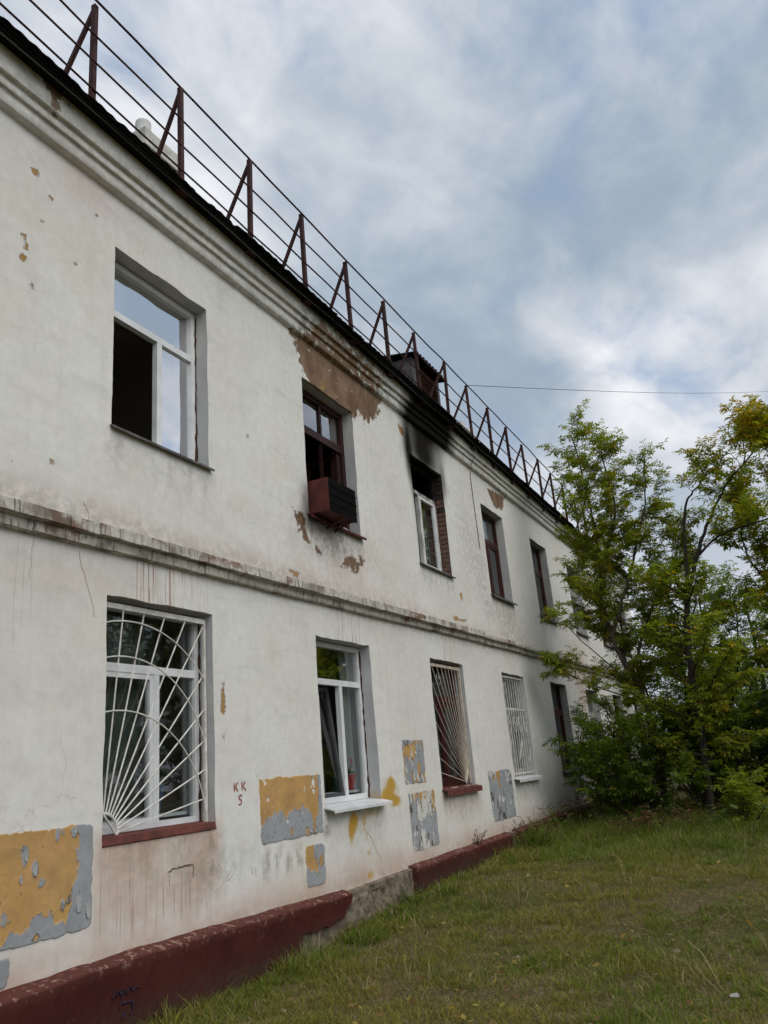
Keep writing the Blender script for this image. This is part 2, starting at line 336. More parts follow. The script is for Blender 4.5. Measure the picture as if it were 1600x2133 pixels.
M['graffiti_red'] = simple('red_graffiti_paint', (0.22, 0.065, 0.05), (0.36, 0.19, 0.15), 60, 0.8, 0.1)
M['graffiti_blue'] = simple('blue_marker', (0.020, 0.018, 0.045), (0.040, 0.016, 0.022), 60, 0.7, 0.1)
M['graffiti_grey'] = simple('faint_grey_marker', (0.40, 0.395, 0.36), (0.52, 0.51, 0.47), 50, 0.9, 0.0)
M['crack'] = simple('plaster_crack', (0.36, 0.325, 0.27), (0.46, 0.43, 0.37), 30, 0.95, 0.1, spec=0.05)
M['crack_dark'] = simple('deep_crack', (0.10, 0.08, 0.06), (0.20, 0.17, 0.13), 30, 0.95, 0.1, spec=0.05)
def glass(name, refl, tint=(0.84, 0.87, 0.87), rcol=(1, 1, 1)):
    t = NT(name); tr = t.n('ShaderNodeBsdfTransparent'); tr.inputs[0].default_value = (*tint, 1)
    gl = t.n('ShaderNodeBsdfGlossy'); gl.inputs['Roughness'].default_value = 0.015; gl.inputs[0].default_value = (*rcol, 1)
    wn = t.bump(t.noise(1.6, 2, 0.5), 0.12, 0.02); t.l(wn, gl.inputs['Normal'])
    fr = t.n('ShaderNodeFresnel'); fr.inputs['IOR'].default_value = 1.5
    geo = t.n('ShaderNodeNewGeometry'); f = t.math('MULTIPLY', t.math('ADD', t.math('MULTIPLY', fr.outputs[0], 1.0 - refl), refl, True), t.math('SUBTRACT', 1.0, geo.outputs['Backfacing']))
    mx = t.n('ShaderNodeMixShader'); t.l(f, mx.inputs[0]); t.l(tr.outputs[0], mx.inputs[1]); t.l(gl.outputs[0], mx.inputs[2]); t.l(mx.outputs[0], t.out.inputs[0]); return t.m
M['glass_mirror'] = glass('coated_glass', 0.82, rcol=(0.97, 0.97, 1.0)); M['glass_mid'] = glass('old_glass', 0.30); M['glass'] = glass('window_glass', 0.05); M['glass_soot'] = glass('sooty_glass', 0.10, (0.4, 0.42, 0.42))  # mirror pane: reflectivity boosted to stand in for a brighter reflected sky
def cloth(name, c, tr=0.35):
    t = NT(name); d = t.n('ShaderNodeBsdfDiffuse'); q = t.n('ShaderNodeBsdfTranslucent'); n1 = t.noise(40, 4, 0.6, (1, 1, 0.5))
    col = t.mix(n1, c, tuple(v * 0.7 for v in c)); t.l(col, d.inputs[0]); t.l(col, q.inputs[0])
    mx = t.n('ShaderNodeMixShader'); mx.inputs[0].default_value = tr; t.l(d.outputs[0], mx.inputs[1]); t.l(q.outputs[0], mx.inputs[2]); t.l(mx.outputs[0], t.out.inputs[0]); return t.m
M['curtain'] = cloth('pale_curtain', (0.50, 0.52, 0.52), 0.25); M['curtain_dark'] = cloth('dim_curtain', (0.13, 0.14, 0.135), 0.2); M['tulle'] = cloth('tulle', (0.42, 0.46, 0.46), 0.5)
def leafmat(name, tr=0.38, rough=0.55):
    t = NT(name); c = t.attr('col', True); b = t.n('ShaderNodeBsdfPrincipled'); t.l(c, b.inputs['Base Color']); b.inputs['Roughness'].default_value = rough; b.inputs['Specular IOR Level'].default_value = 0.3
    q = t.n('ShaderNodeBsdfTranslucent'); hs = t.n('ShaderNodeHueSaturation'); hs.inputs['Value'].default_value = 1.35; hs.inputs['Saturation'].default_value = 1.1; t.l(c, hs.inputs['Color']); t.l(hs.outputs[0], q.inputs[0])
    mx = t.n('ShaderNodeMixShader'); mx.inputs[0].default_value = tr; t.l(b.outputs[0], mx.inputs[1]); t.l(q.outputs[0], mx.inputs[2]); t.l(mx.outputs[0], t.out.inputs[0]); return t.m
M['leaf'] = leafmat('leaf', 0.5); M['grass'] = leafmat('grass_blade', 0.3, 0.7)
M['bark'] = simple('bark', (0.045, 0.036, 0.028), (0.022, 0.018, 0.014), 12, 0.95, 0.8, stretch=(1, 1, 0.25), bdist=0.01)
M['bark_light'] = simple('pale_bark', (0.11, 0.085, 0.065), (0.06, 0.047, 0.036), 12, 0.95, 0.8, stretch=(1, 1, 0.25), bdist=0.01)
def ground_material():
    t = NT('worn_lawn_soil'); n1 = t.noise(0.9, 5, 0.6); n2 = t.noise(6, 6, 0.65); n3 = t.noise(40, 5, 0.65)
    col = t.mix(t.ramp(n1, 0.38, 0.62), (0.095, 0.10, 0.028), (0.15, 0.112, 0.056)); col = t.mix(t.ramp(n2, 0.45, 0.7), col, (0.20, 0.15, 0.08))
    col = t.mix(t.ramp(n3, 0.4, 0.7), col, (0.05, 0.04, 0.022))
    return t.pbr(col, 0.98, t.bump(t.math('ADD', n2, n3), 0.9, 0.03), 0, 0.1)
M['ground'] = ground_material()
def patch_material():
    t = NT('peeling_paint'); c = t.attr('col', True); n1 = t.noise(18, 5, 0.6); n2 = t.noise(70, 4, 0.6, (1, 1, 0.5))
    col = t.mix(t.math('MULTIPLY', t.ramp(n1, 0.4, 0.75), 0.30), c, (0.20, 0.17, 0.13), 'MIX')
    return t.pbr(col, 0.85, t.bump(t.math('ADD', n1, n2), 0.3, 0.004), 0, 0.25)
M['patch'] = patch_material()
M['flake'] = simple('curled_grey_paint', (0.29, 0.30, 0.315), (0.36, 0.36, 0.35), 25, 0.8, 0.1, spec=0.15)

# ------------------------------------------------------------------ ground
def gz(x, y):
    x = np.asarray(x, float); y = np.asarray(y, float)
    return 0.045 + 0.17 * sstep(6.2, 10.5, x) + 0.13 * sstep(11, 18, x) + (fbm(x * 0.7 + 9, y * 0.7 + 4, 5) - 0.5) * 0.10 * sstep(0, -1.2, y) + (fbm(x * 4, y * 4, 9) - 0.5) * 0.03
def make_ground():
    xs = np.concatenate([np.linspace(-220, -8, 14), np.linspace(-6, 2.5, 18), np.arange(2.8, 24, 0.12), np.linspace(24.5, 60, 24), np.linspace(70, 400, 12)])
    ys = np.concatenate([np.linspace(-300, -24, 12), np.linspace(-20, -7, 20), np.arange(-6.7, 0.15, 0.10), np.linspace(0.3, 14, 6), np.linspace(20, 250, 8)])
    X, Y = np.meshgrid(xs, ys, indexing='ij'); Z = gz(X, Y); nx, ny = X.shape
    V = np.stack([X, Y, Z], -1).reshape(-1, 3); i = np.arange(nx * ny).reshape(nx, ny)
    F = np.stack([i[:-1, :-1], i[1:, :-1], i[1:, 1:], i[:-1, 1:]], -1).reshape(-1, 4)
    tag(mesh_np('ground', V, F, M['ground'], smooth=True), 'patchy lawn ground of bare brown soil beside the building', 'ground', kind='structure')
make_ground()

# ------------------------------------------------------------------ the building: wall
WX = [4.424, 7.431, 10.480, 13.574, 16.650, 19.73, 22.80, 25.87]; WW = 1.247
UZ0, UZ1, LZ0, LZ1 = 4.45, 6.172, 1.285, 3.045; XEND = 28.3; XBEG = -3.0
B = empty('apartment_building', (12.0, 2.0, 0.0), 'long two storey whitewashed building with peeling plaster and one burnt-out window', 'building')
def wy(x, z):
    return (fbm(np.asarray(x) * 0.8, np.asarray(z) * 0.8, 3, 3) - 0.5) * 0.018 + (fbm(np.asarray(x) * 5, np.asarray(z) * 5, 8, 2) - 0.5) * 0.004
BROWN = [[(7.26, 6.72), (7.40, 6.95), (7.65, 7.25), (9.3, 7.25), (9.62, 7.02), (9.66, 6.78), (9.5, 6.60), (9.3, 6.36), (9.0, 6.22), (8.84, 6.36), (8.74, 6.16), (7.75, 6.16), (7.50, 6.34)],
         [(3.28, 7.25), (3.72, 7.25), (3.70, 6.99), (3.58, 6.93), (3.45, 7.05)],
         [(7.12, 4.44), (7.31, 4.44), (7.36, 4.22), (7.40, 4.06), (7.30, 4.05), (7.2, 4.2)], [(8.10, 3.95), (8.35, 4.12), (8.72, 4.13), (8.55, 3.98), (8.3, 3.93)], [(7.5, 4.08), (7.66, 4.0), (7.6, 3.96)],
         [(14.0, 6.63), (15.2, 6.72), (14.95, 6.38), (14.4, 6.30)]]
OCHRE_P = [[(5.785, 2.46), (5.82, 2.46), (5.84, 2.24), (5.81, 2.16), (5.765, 2.2)], [(5.77, 2.02), (5.83, 2.03), (5.80, 1.92)], [(10.12, 6.55), (10.34, 6.52), (10.36, 6.38), (10.2, 6.40)], [(11.55, 3.79), (11.75, 3.80), (11.85, 3.76), (12.0, 3.79), (12.2, 3.80), (12.05, 3.74), (11.6, 3.72)],
           [(15.3, 3.78), (15.45, 3.79), (15.40, 3.72)], [(11.95, 4.2), (12.1, 4.25), (12.05, 4.05)], [(6.9, 3.70), (7.2, 3.70), (7.1, 3.62)]]
OCHRE_C = [(3.56, 6.34, 0.05), (3.50, 5.50, 0.045), (3.53, 5.61, 0.035), (3.49, 5.69, 0.035), (3.66, 5.93, 0.03), (3.72, 6.2, 0.028), (4.0, 5.75, 0.028), (3.85, 3.95, 0.03), (3.6, 5.3, 0.03), (4.2, 6.35, 0.025), (6.3, 5.0, 0.03)]
def gauss(X, Z, x, z, sx, sz): return np.exp(-((X - x) / sx) ** 2 - ((Z - z) / sz) ** 2)
def boxm(X, Z, x0, x1, z0, z1, e): return sstep(x0 - e, x0 + e, X) * sstep(x1 + e, x1 - e, X) * sstep(z0 - e, z0 + e, Z) * sstep(z1 + e, z1 - e, Z)
def fields(X, Z):
    X = np.asarray(X, float); Z = np.asarray(Z, float); f = {}
    b = np.full(X.shape, -0.6)
    for P in BROWN: b = np.maximum(b, np.clip(poly_sdf(X, Z, P), -0.6, 0.25) * (1.0 if len(P) > 8 else 0.9) + (-0.012 if len(P) < 8 else 0.05))
    f['brown'] = b; o = np.full(X.shape, -0.5)
    for P in OCHRE_P: o = np.maximum(o, poly_sdf(X, Z, P) - 0.006)
    for x, z, r in OCHRE_C: o = np.maximum(o, r * .72 - np.hypot(X - x, Z - z))
    f['ochre'] = np.clip(o, -0.5, 0.1)
    s = 1.15 * gauss(X, Z, 11.02, 6.32, 0.60, 0.36) + 1.15 * gauss(X, Z, 11.22, 6.85, 0.85, 0.30) + 0.75 * gauss(X, Z, 10.44, 6.15, 0.13, 0.55) + 0.5 * gauss(X, Z, 11.78, 6.05, 0.14, 0.35)
    s = s + 0.55 * gauss(X, Z, 7.43, 4.55, 0.16, 0.35) + 0.55 * gauss(X, Z, 7.75, 4.36, 0.42, 0.14) + 0.3 * gauss(X, Z, 10.5, 5.4, 0.08, 0.9)
    f['soot'] = np.clip(s, 0, 1.4)
    p = 0.9 * boxm(X, Z, 4.35, 5.72, 0.75, 1.35, 0.12) * (0.75 + 0.25 * sstep(0.6, 1.3, Z)) + 0.75 * sstep(0.86, 0.52, Z) * sstep(2, 3.5, X) + 0.3 * boxm(X, Z, 10.4, 11.9, 0.9, 1.25, 0.2)
    p = p + 0.35 * gauss(X, Z, 4.1, 6.5, 0.5, 0.3) + 0.35 * gauss(X, Z, 8.3, 4.0, 0.9, 0.3) + 0.3 * sstep(3.95, 3.6, Z) * sstep(3.5, 3.58, Z) + 0.7 * gauss(X, Z, 19.5, 3.0, 0.8, 1.2) + 0.22 * gauss(X, Z, 4.0, 3.1, 1.0, 0.2)
    f['pink'] = np.clip(p, 0, 0.85)
    d = 0.0
    for x0, x1, z0, a in ((4.72, 5.0, 3.02, 1.0), (5.05, 5.32, 3.02, 0.8), (5.35, 5.6, 3.02, 0.45), (7.9, 8.5, 3.03, 0.75), (11.0, 11.5, 3.03, 0.9), (14.0, 14.5, 3.0, 0.4), (3.6, 3.75, 2.6, 0.4)):
        d = d + a * boxm(X, Z, x0, x1, z0, 3.5, 0.05)
    d = d + 0.55 * boxm(X, Z, 4.4, 5.7, 0.66, 1.27, 0.10) + 0.25 * boxm(X, Z, 8.1, 8.4, 0.7, 1.1, 0.05)
    f['drip'] = np.clip(d, 0, 1)
    g = 0.10 + 0.8 * sstep(3.60, 3.54, Z) * sstep(3.50, 3.53, Z) * 0 + 0.55 * gauss(X, Z, 7.9, 4.2, 0.7, 0.22) + 0.35 * gauss(X, Z, 5.6, 0.95, 0.35, 0.2) + 0.5 * boxm(X, Z, 6.3, 7.0, 0.78, 1.0, 0.06) * sstep(0.55, 0.62, vnoise(X * 11, Z * 1.5, 4)) + 0.6 * boxm(X, Z, 7.37, 7.5, 1.02, 1.17, 0.02)
    g = g + 0.42 * sstep(13.0, 16.5, X) * sstep(1.3, 0.5, Z) + 0.28 * gauss(X, Z, 13.2, 4.6, 0.35, 1.0) + 0.4 * gauss(X, Z, 14.4, 4.0, 0.8, 0.35) + 0.25 * gauss(X, Z, 12.6, 5.3, 0.5, 0.8) + 0.25 * sstep(6.62, 6.74, Z) + 0.3 * sstep(3.30, 3.42, Z) * sstep(3.5, 3.45, Z)  # first term paints the bush's shade low on the far right wall
    g = g + 0.35 * sstep(3.80, 3.60, Z) * sstep(3.4, 3.55, Z) + 0.22 * sstep(0.62, 0.48, Z)
    for xw in WX[:5]:
        for zw in (UZ0, LZ0): g = g + .30 * boxm(X, Z, xw - .05, xw + WW + .05, zw - .55, zw - .02, .06) * (0.35 + .65 * sstep(.45, .62, vnoise(X * 13, Z * .8, 8))) * sstep(zw - .6, zw - .05, Z)
    f['grime'] = np.clip(g, 0, 0.9)
    y = 1.0 * gauss(X, Z, 8.95, 1.44, 0.10, 0.065) + 0.9 * gauss(X, Z, 8.86, 1.33, 0.10, 0.06) + 0.95 * gauss(X, Z, 9.04, 1.24, 0.11, 0.055) + 0.55 * gauss(X, Z, 8.73, 1.3, 0.06, 0.10) + .35 * gauss(X, Z, 8.95, 1.34, .22, .16)
    y = y + 1.0 * gauss(X, Z, 7.99, 1.10, 0.09, 0.10) + 0.7 * gauss(X, Z, 7.92, 0.98, 0.06, 0.11) + 0.7 * gauss(X, Z, 8.22, 1.06, 0.04, 0.09) + 0.65 * gauss(X, Z, 8.28, 0.76, 0.035, 0.04) + 0.55 * gauss(X, Z, 8.27, 0.93, 0.025, 0.05) + 0.7 * gauss(X, Z, 8.28, 0.53, 0.08, 0.05) + 0.45 * gauss(X, Z, 8.4, 1.16, 0.25, 0.06)
    f['spray'] = np.clip(y, 0, 1); return f
def edge_jit(x, z, side, strong=1.0):
    """how far the ragged plaster edge of an opening wanders outwards"""
    if side in 'TB': return float((fbm(x * 4.5, z * 3 + 50, 21, 4) - 0.5)) * 0.034 * strong
    return float((fbm(z * 4.0, x * 3 + 90, 22, 4) - 0.5)) * 0.026 * strong
def make_wall():
    xs = set(np.round(np.concatenate([np.linspace(XBEG, 2.4, 12), np.arange(2.6, 7, 0.03), np.arange(7, 10.5, 0.036), np.arange(10.5, 15, 0.055), np.arange(15, XEND, 0.12), [XEND]]), 4).tolist())
    zs = set(np.round(np.arange(0.30, 7.22, 0.036), 4).tolist())
    ed = [e for x in WX for e in (x, round(x + WW, 4))]; ez = [LZ0, LZ1, UZ0, UZ1]
    xs = sorted([x for x in xs if all(abs(x - e) > 0.012 for e in ed)] + ed); zs = sorted([z for z in zs if all(abs(z - e) > 0.012 for e in ez)] + ez)
    xs = np.array(xs); zs = np.array(zs); X, Z = np.meshgrid(xs, zs, indexing='ij'); X0, Z0 = X.copy(), Z.copy(); Y = wy(X, Z); nx, nz = X.shape
    keep = np.ones((nx - 1, nz - 1), bool); xc = (xs[:-1] + xs[1:]) / 2; zc = (zs[:-1] + zs[1:]) / 2
    for x in WX:
        for z0, z1 in ((LZ0, LZ1), (UZ0, UZ1)):
            keep &= ~(((xc > x) & (xc < x + WW))[:, None] & ((zc > z0) & (zc < z1))[None, :])
            i0, i1 = np.argmin(abs(xs - x)), np.argmin(abs(xs - x - WW)); j0, j1 = np.argmin(abs(zs - z0)), np.argmin(abs(zs - z1))
            for j in range(j0, j1 + 1): X[i0, j] -= edge_jit(x, zs[j], 'L'); X[i1, j] += edge_jit(x + WW, zs[j], 'R')
            for i in range(i0, i1 + 1): Z[i, j0] -= edge_jit(xs[i], z0, 'B'); Z[i, j1] += edge_jit(xs[i], z1, 'T')
    i = np.arange(nx * nz).reshape(nx, nz); F = np.stack([i[:-1, :-1], i[1:, :-1], i[1:, 1:], i[:-1, 1:]], -1)[keep].reshape(-1, 4)
    V = np.stack([X, Y, Z], -1).reshape(-1, 3); V = V.tolist(); F = F.tolist(); nwall = len(F)
    # reveals: from the ragged edge back into the wall
    D = 0.34
    for wi, x in enumerate(WX):
        for z0, z1 in ((LZ0, LZ1), (UZ0, UZ1)):
            i0, i1 = np.argmin(abs(xs - x)), np.argmin(abs(xs - x - WW)); j0, j1 = np.argmin(abs(zs - z0)), np.argmin(abs(zs - z1))
            sides = ([(i0, j) for j in range(j0, j1 + 1)], [(i1, j) for j in range(j1, j0 - 1, -1)], [(k, j1) for k in range(i0, i1 + 1)], [(k, j0) for k in range(i1, i0 - 1, -1)])
            for si, S in enumerate(sides):
                burnt = (wi == 2 and z0 > 4 and si == 1)
                base = len(V)
                for (a, b) in S:
                    px, pz = X[a, b], Z[a, b]; qx, qz = X0[a, b], Z0[a, b]
                    for y, (ux, uz) in ((Y[a, b], (px, pz)), (0.02, (px * .7 + qx * .3, pz * .7 + qz * .3)), (0.09, (qx, qz)), (0.16, (qx, qz)), (D, (qx, qz))):
                        if burnt and y >= 0.02: ux = ux + 0.022
                        V.append([ux, y + (0.0 if y == D or y == Y[a, b] else 0.0), uz])
                for k in range(len(S) - 1):
                    for q in range(4):
                        a = base + k * 5 + q; F.append([a, a + 1, a + 6, a + 5])
    # end walls, back wall
    nrev = len(F); b = len(V)
    V += [[XEND, wy(XEND, 0.3), 0.0], [XEND, 12, 0.0], [XEND, 12, 7.2], [XEND, wy(XEND, 7), 7.2], [XBEG, 0, 0.0], [XBEG, 12, 0.0], [XBEG, 12, 7.2], [XBEG, 0, 7.2]]
    F += [[b, b + 1, b + 2, b + 3], [b + 5, b + 4, b + 7, b + 6], [b + 1, b + 5, b + 6, b + 2]]
    V = np.array(V); f = fields(V[:, 0], V[:, 2])
    deep = V[:, 1] > 0.05; f['brown'] = np.where(deep, -0.6, f['brown']); f['ochre'] = np.where(deep, -0.5, f['ochre']); f['pink'] = np.where(deep, f['pink'] * 0.3, f['pink'])
    inU3 = (V[:, 0] > 10.40) & (V[:, 0] < 11.80) & (V[:, 2] > 4.3) & deep
    f['soot'] = np.where(inU3, np.maximum(f['soot'], sstep(5.2, 6.0, V[:, 2]) * 1.2), f['soot'])
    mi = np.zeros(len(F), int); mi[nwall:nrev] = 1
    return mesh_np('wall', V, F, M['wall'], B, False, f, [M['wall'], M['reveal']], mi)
WALL = make_wall()
def make_inner():
    mb = MB(); y0, y1 = 0.36, 3.4
    mb.box(XBEG + .1, XEND - .1, y1, y1 + .1, 0.4, 7.0)
    for z in (0.35, 3.30, 6.75): mb.box(XBEG + .1, XEND - .1, y0, y1, z, z + 0.12)
    for i, x in enumerate([2.9] + [x + WW + 0.9 for x in WX]): mb.box(x, x + .1, y0, y1, 0.47, 6.75)
    # inner face of the facade between windows
    o = mb.build('inner_walls', M['room'], B)
    mb = MB(); mb.box(9.70, 12.55, 3.3, 3.38, 3.45, 6.74); mb.box(9.70, 12.55, .37, 3.3, 6.70, 6.74); mb.box(9.64, 9.68, .37, 3.3, 3.45, 6.7); mb.box(12.56, 12.60, .37, 3.3, 3.45, 6.7)
    mb.box(6.62, 9.5, 2.2, 2.28, 3.45, 6.74); mb.box(9.42, 9.48, .37, 2.2, 3.45, 6.7)  # plain near-black walls behind the second upper window
    mb.build('charred_room_walls', M['room_dark'], B)
make_inner()
def bricks_u3():
    x = WX[2] + WW; meshes = []
    for k in range(4):
        mb = MB(); mb.box(-0.006, 0.03, 0, (0.118, 0.10, 0.12, 0.14)[k], 0, 0.064, 0.0035); meshes.append(mb)
    z = UZ0 + 0.01; c = 0; cache = {}
    while z < UZ1 - 0.05:
        y = 0.004 if c % 2 else -0.0
        spans = [(0, 0.012), (1, 0.125)] if c % 2 else [(2, 0.016), (3, 0.148)]
        for k, yy in spans:
            for mat in [('brick_sooty' if z > 5.62 + random.uniform(-.12, .12) else 'brick')]:
                key = (k, mat)
                if key not in cache:
                    o = meshes[k].build('brick', M[mat], WALL); cache[key] = o
                else:
                    o = cache[key].copy(); COL.objects.link(o)
                o.location = (x + random.uniform(-0.003, 0.006), yy, z)
        z += 0.077; c += 1
bricks_u3()

# ------------------------------------------------------------------ cornice, string course, plinth, roof
def zoff_c(x): return np.interp(x, [-3, 2, 3.2, 6.2, 14, 30], [-.06, -.05, -.03, 0.0, .03, .02])
def extrude_profile(name, prof, xs, zf, mat, parent, sub=2, jit=0.0, seed=0, smooth=False, cornice=False):
    P = []
    for (a, b), (c, d) in zip(prof[:-1], prof[1:]):
        for k in range(sub): P.append((a + (c - a) * k / sub, b + (d - b) * k / sub))
    P.append(prof[-1]); P = np.array(P); xs = np.asarray(xs); nx, n = len(xs), len(P)
    X = np.repeat(xs[:, None], n, 1); Y = np.repeat(P[None, :, 0], nx, 0); Z = P[None, :, 1] + zf(xs)[:, None]
    if jit: Z = Z + (fbm(X * 1.3, X * 0 + seed, seed + 31, 3) - 0.5) * jit * 1.6 + (fbm(X * 4, P[None, :, 1] * 9, seed + 33, 3) - 0.5) * jit * .4; Y = Y + (fbm(X * 1.5, X * 0 + seed, seed + 51, 3) - 0.5) * jit
    V = np.stack([X, Y, Z], -1).reshape(-1, 3); i = np.arange(nx * n).reshape(nx, n)
    F = np.stack([i[:-1, :-1], i[1:, :-1], i[1:, 1:], i[:-1, 1:]], -1).reshape(-1, 4)
    f = fields(V[:, 0], V[:, 2])
    if cornice:
        near = sstep(7.1, 7.6, V[:, 0]) * sstep(10.0, 9.3, V[:, 0]); f['brown'] = f['brown'] - 0.27 * near; f['grime'] = np.clip(f['grime'] + .75 * near, 0, .95)
        f['soot'] = np.clip(f['soot'] + .95 * sstep(9.9, 11.0, V[:, 0]) * sstep(12.6, 11.5, V[:, 0]), 0, 1.6)
    return mesh_np(name, V, F, mat, parent, smooth, f)
xs_c = np.concatenate([np.linspace(XBEG, 2.4, 14), np.arange(2.5, 14, 0.05), np.arange(14, XEND + .05, 0.12)])
CORN = extrude_profile('cornice', [(0.03, 6.70), (-.058, 6.722), (-.066, 6.73), (-.066, 6.835), (-.072, 6.842), (-.094, 6.842), (-.098, 6.85), (-.096, 6.922), (-.104, 6.93), (-.136, 6.93), (-.139, 6.94), (-.135, 7.30), (0.05, 7.305)], xs_c, zoff_c, M['wall'], B, 2, 0.012, 2, cornice=True)
def zs_s(x): return np.interp(x, [-3, 3.4, 6.9, 12.6, 17, 30], [3.31, 3.35, 3.385, 3.455, 3.475, 3.49])
STR = extrude_profile('string_course', [(0.03, -.0), (-.046, 0.010), (-.052, .08), (-.056, .088), (-.098, 0.096), (-.098, 0.175), (0.03, 0.225)], xs_c, zs_s, M['string'], B, 3, 0.012, 7)
def string_bricks():
    x = 2.7; k = 0
    while x < 12.6:
        L = random.uniform(0.16, 0.34); mb = MB(); j = 0.004; out = random.uniform(-0.004, 0.008); z = float(zs_s(x + L / 2)); g = random.choice((0.004, 0.006, 0.012))
        sl = (float(zs_s(x + L)) - float(zs_s(x)))
        V = [(x + g / 2, -.02, z + .094), (x + L - g / 2, -.02, z + .094), (x + L - g / 2, -.112 - out, z + .098), (x + g / 2, -.112 - out, z + .098),
             (x + g / 2, -.02, z + .205), (x + L - g / 2, -.02, z + .205), (x + L - g / 2, -.110 - out, z + .182), (x + g / 2, -.110 - out, z + .182)]
        V = [tuple(c + random.uniform(-j, j) for c in v) for v in V]
        mb.add(V, [(0, 3, 2, 1), (4, 5, 6, 7), (3, 7, 6, 2), (0, 1, 5, 4), (1, 2, 6, 5), (0, 4, 7, 3)]); mb.build('coping_brick', M['string'], STR)
        x += L
    x = 2.75
    while x < 5.6:
        L = random.uniform(0.14, 0.5); z = float(zs_s(x + L / 2)); g = random.choice((0.003, 0.005, 0.009)); out = random.uniform(-0.002, 0.005); j = 0.003
        V = [(x + g / 2, -.01, z + .006), (x + L - g / 2, -.01, z + .006), (x + L - g / 2, -.056 - out, z + .014), (x + g / 2, -.056 - out, z + .014),
             (x + g / 2, -.01, z + .088), (x + L - g / 2, -.01, z + .088), (x + L - g / 2, -.063 - out, z + .083), (x + g / 2, -.063 - out, z + .083)]
        V = [tuple(c + random.uniform(-j, j) for c in v) for v in V]; mb = MB()
        mb.add(V, [(0, 3, 2, 1), (4, 5, 6, 7), (3, 7, 6, 2), (0, 1, 5, 4), (1, 2, 6, 5), (0, 4, 7, 3)]); mb.build('moulding_brick', M['string'], STR)
        x += L
string_bricks()
def ptop(x): return np.interp(x, [-3, 3.6, 4.7, 7.67, 9.2, 13, 16, 30], [.53, .525, .53, .455, .47, .50, .52, .55])
def make_plinth():
    # bare concrete base all along
    xs = np.concatenate([np.linspace(XBEG, 2.4, 8), np.arange(2.5, 6.5, 0.1), np.arange(6.5, 9.6, 0.025), np.arange(9.6, XEND, 0.12)]); zs = np.linspace(-0.25, 1.0, 30)
    X, T = np.meshgrid(xs, zs, indexing='ij'); top = ptop(X) - 0.005; Z = np.minimum(-0.25 + (top + 0.25) * T.clip(0, 1) ** 1, top); Z = -0.25 + (top + 0.25) * np.linspace(0, 1, 30)[None, :]
    Y = -0.055 + (fbm(X * 5, Z * 5, 61, 5) - 0.5) * 0.07 - 0.02 * (vnoise(X * 3, Z * 4, 5) > 0.5)
    V = np.stack([X, Y, Z], -1).reshape(-1, 3); nx, n = X.shape; V = V.tolist(); i = np.arange(nx * n).reshape(nx, n)
    F = np.stack([i[:-1, :-1], i[1:, :-1], i[1:, 1:], i[:-1, 1:]], -1).reshape(-1, 4).tolist()
    for k in range(nx): V.append([xs[k], 0.03, float(ptop(xs[k])) + 0.012])
    for k in range(nx - 1): F.append([int(i[k, -1]), int(i[k + 1, -1]), nx * n + k + 1, nx * n + k])
    P = mesh_np('plinth', V, F, M['concrete'], B)
    # painted render slabs in front of it
    def slab(x0, x1, low, name='painted_render', y=-0.125):
        xs = np.unique(np.concatenate([np.arange(x0, x1, 0.04), [x1]])); m = 12; V = []; W = []; Dd = []
        for x in xs:
            zt = float(ptop(x)) + float(fbm(x * 5, 1, 77) - .5) * 0.018; zb = low(x) if callable(low) else low
            col = [(0.02, zt + 0.035), (-.05, zt + 0.022), (y + .012, zt + 0.003), (y, zt - 0.012)] + [(y, zt - 0.012 - (zt - 0.012 - zb) * q / m) for q in range(1, m + 1)] + [(-.03, zb)]
            for k, (yy, zz) in enumerate(col):
                V.append((x, yy + ((float(fbm(x * 2.5, zz * 2.5, 70)) - .5) * 0.022 + (float(fbm(x * 14, zz * 14, 72, 3)) - .5) * .010) * (k > 0), zz)); W.append(0.8 if k <= 2 else (0.4 if k == 3 else 0.0)); Dd.append(float(sstep(0.30, 0.02, zz - float(gz(x, -0.12)))) * 1.0 if k > 3 else 0.0)
        n = m + 5; nx = len(xs); i = np.arange(nx * n).reshape(nx, n); F = np.stack([i[:-1, :-1], i[1:, :-1], i[1:, 1:], i[:-1, 1:]], -1).reshape(-1, 4)[:, ::-1].tolist()
        F += [list(map(int, i[0, :])), list(map(int, i[-1, ::-1]))]
        mesh_np(name, V, F, M['plinth'], P, False, {'worn': np.array(W), 'dirt': np.array(Dd)})
    slab(XBEG, 3.0, -0.2); slab(3.0, 6.70, -0.2)
    slab(6.70, 7.66, lambda x: float(ptop(x)) - 0.03 - 0.16 * sstep(7.70, 7.35, x) - 0.07 * float(fbm(x * 9, 3, 90)), y=-0.118)
    slab(9.22, 12.75, -0.1); slab(13.1, XEND, lambda x: 0.0)
make_plinth()
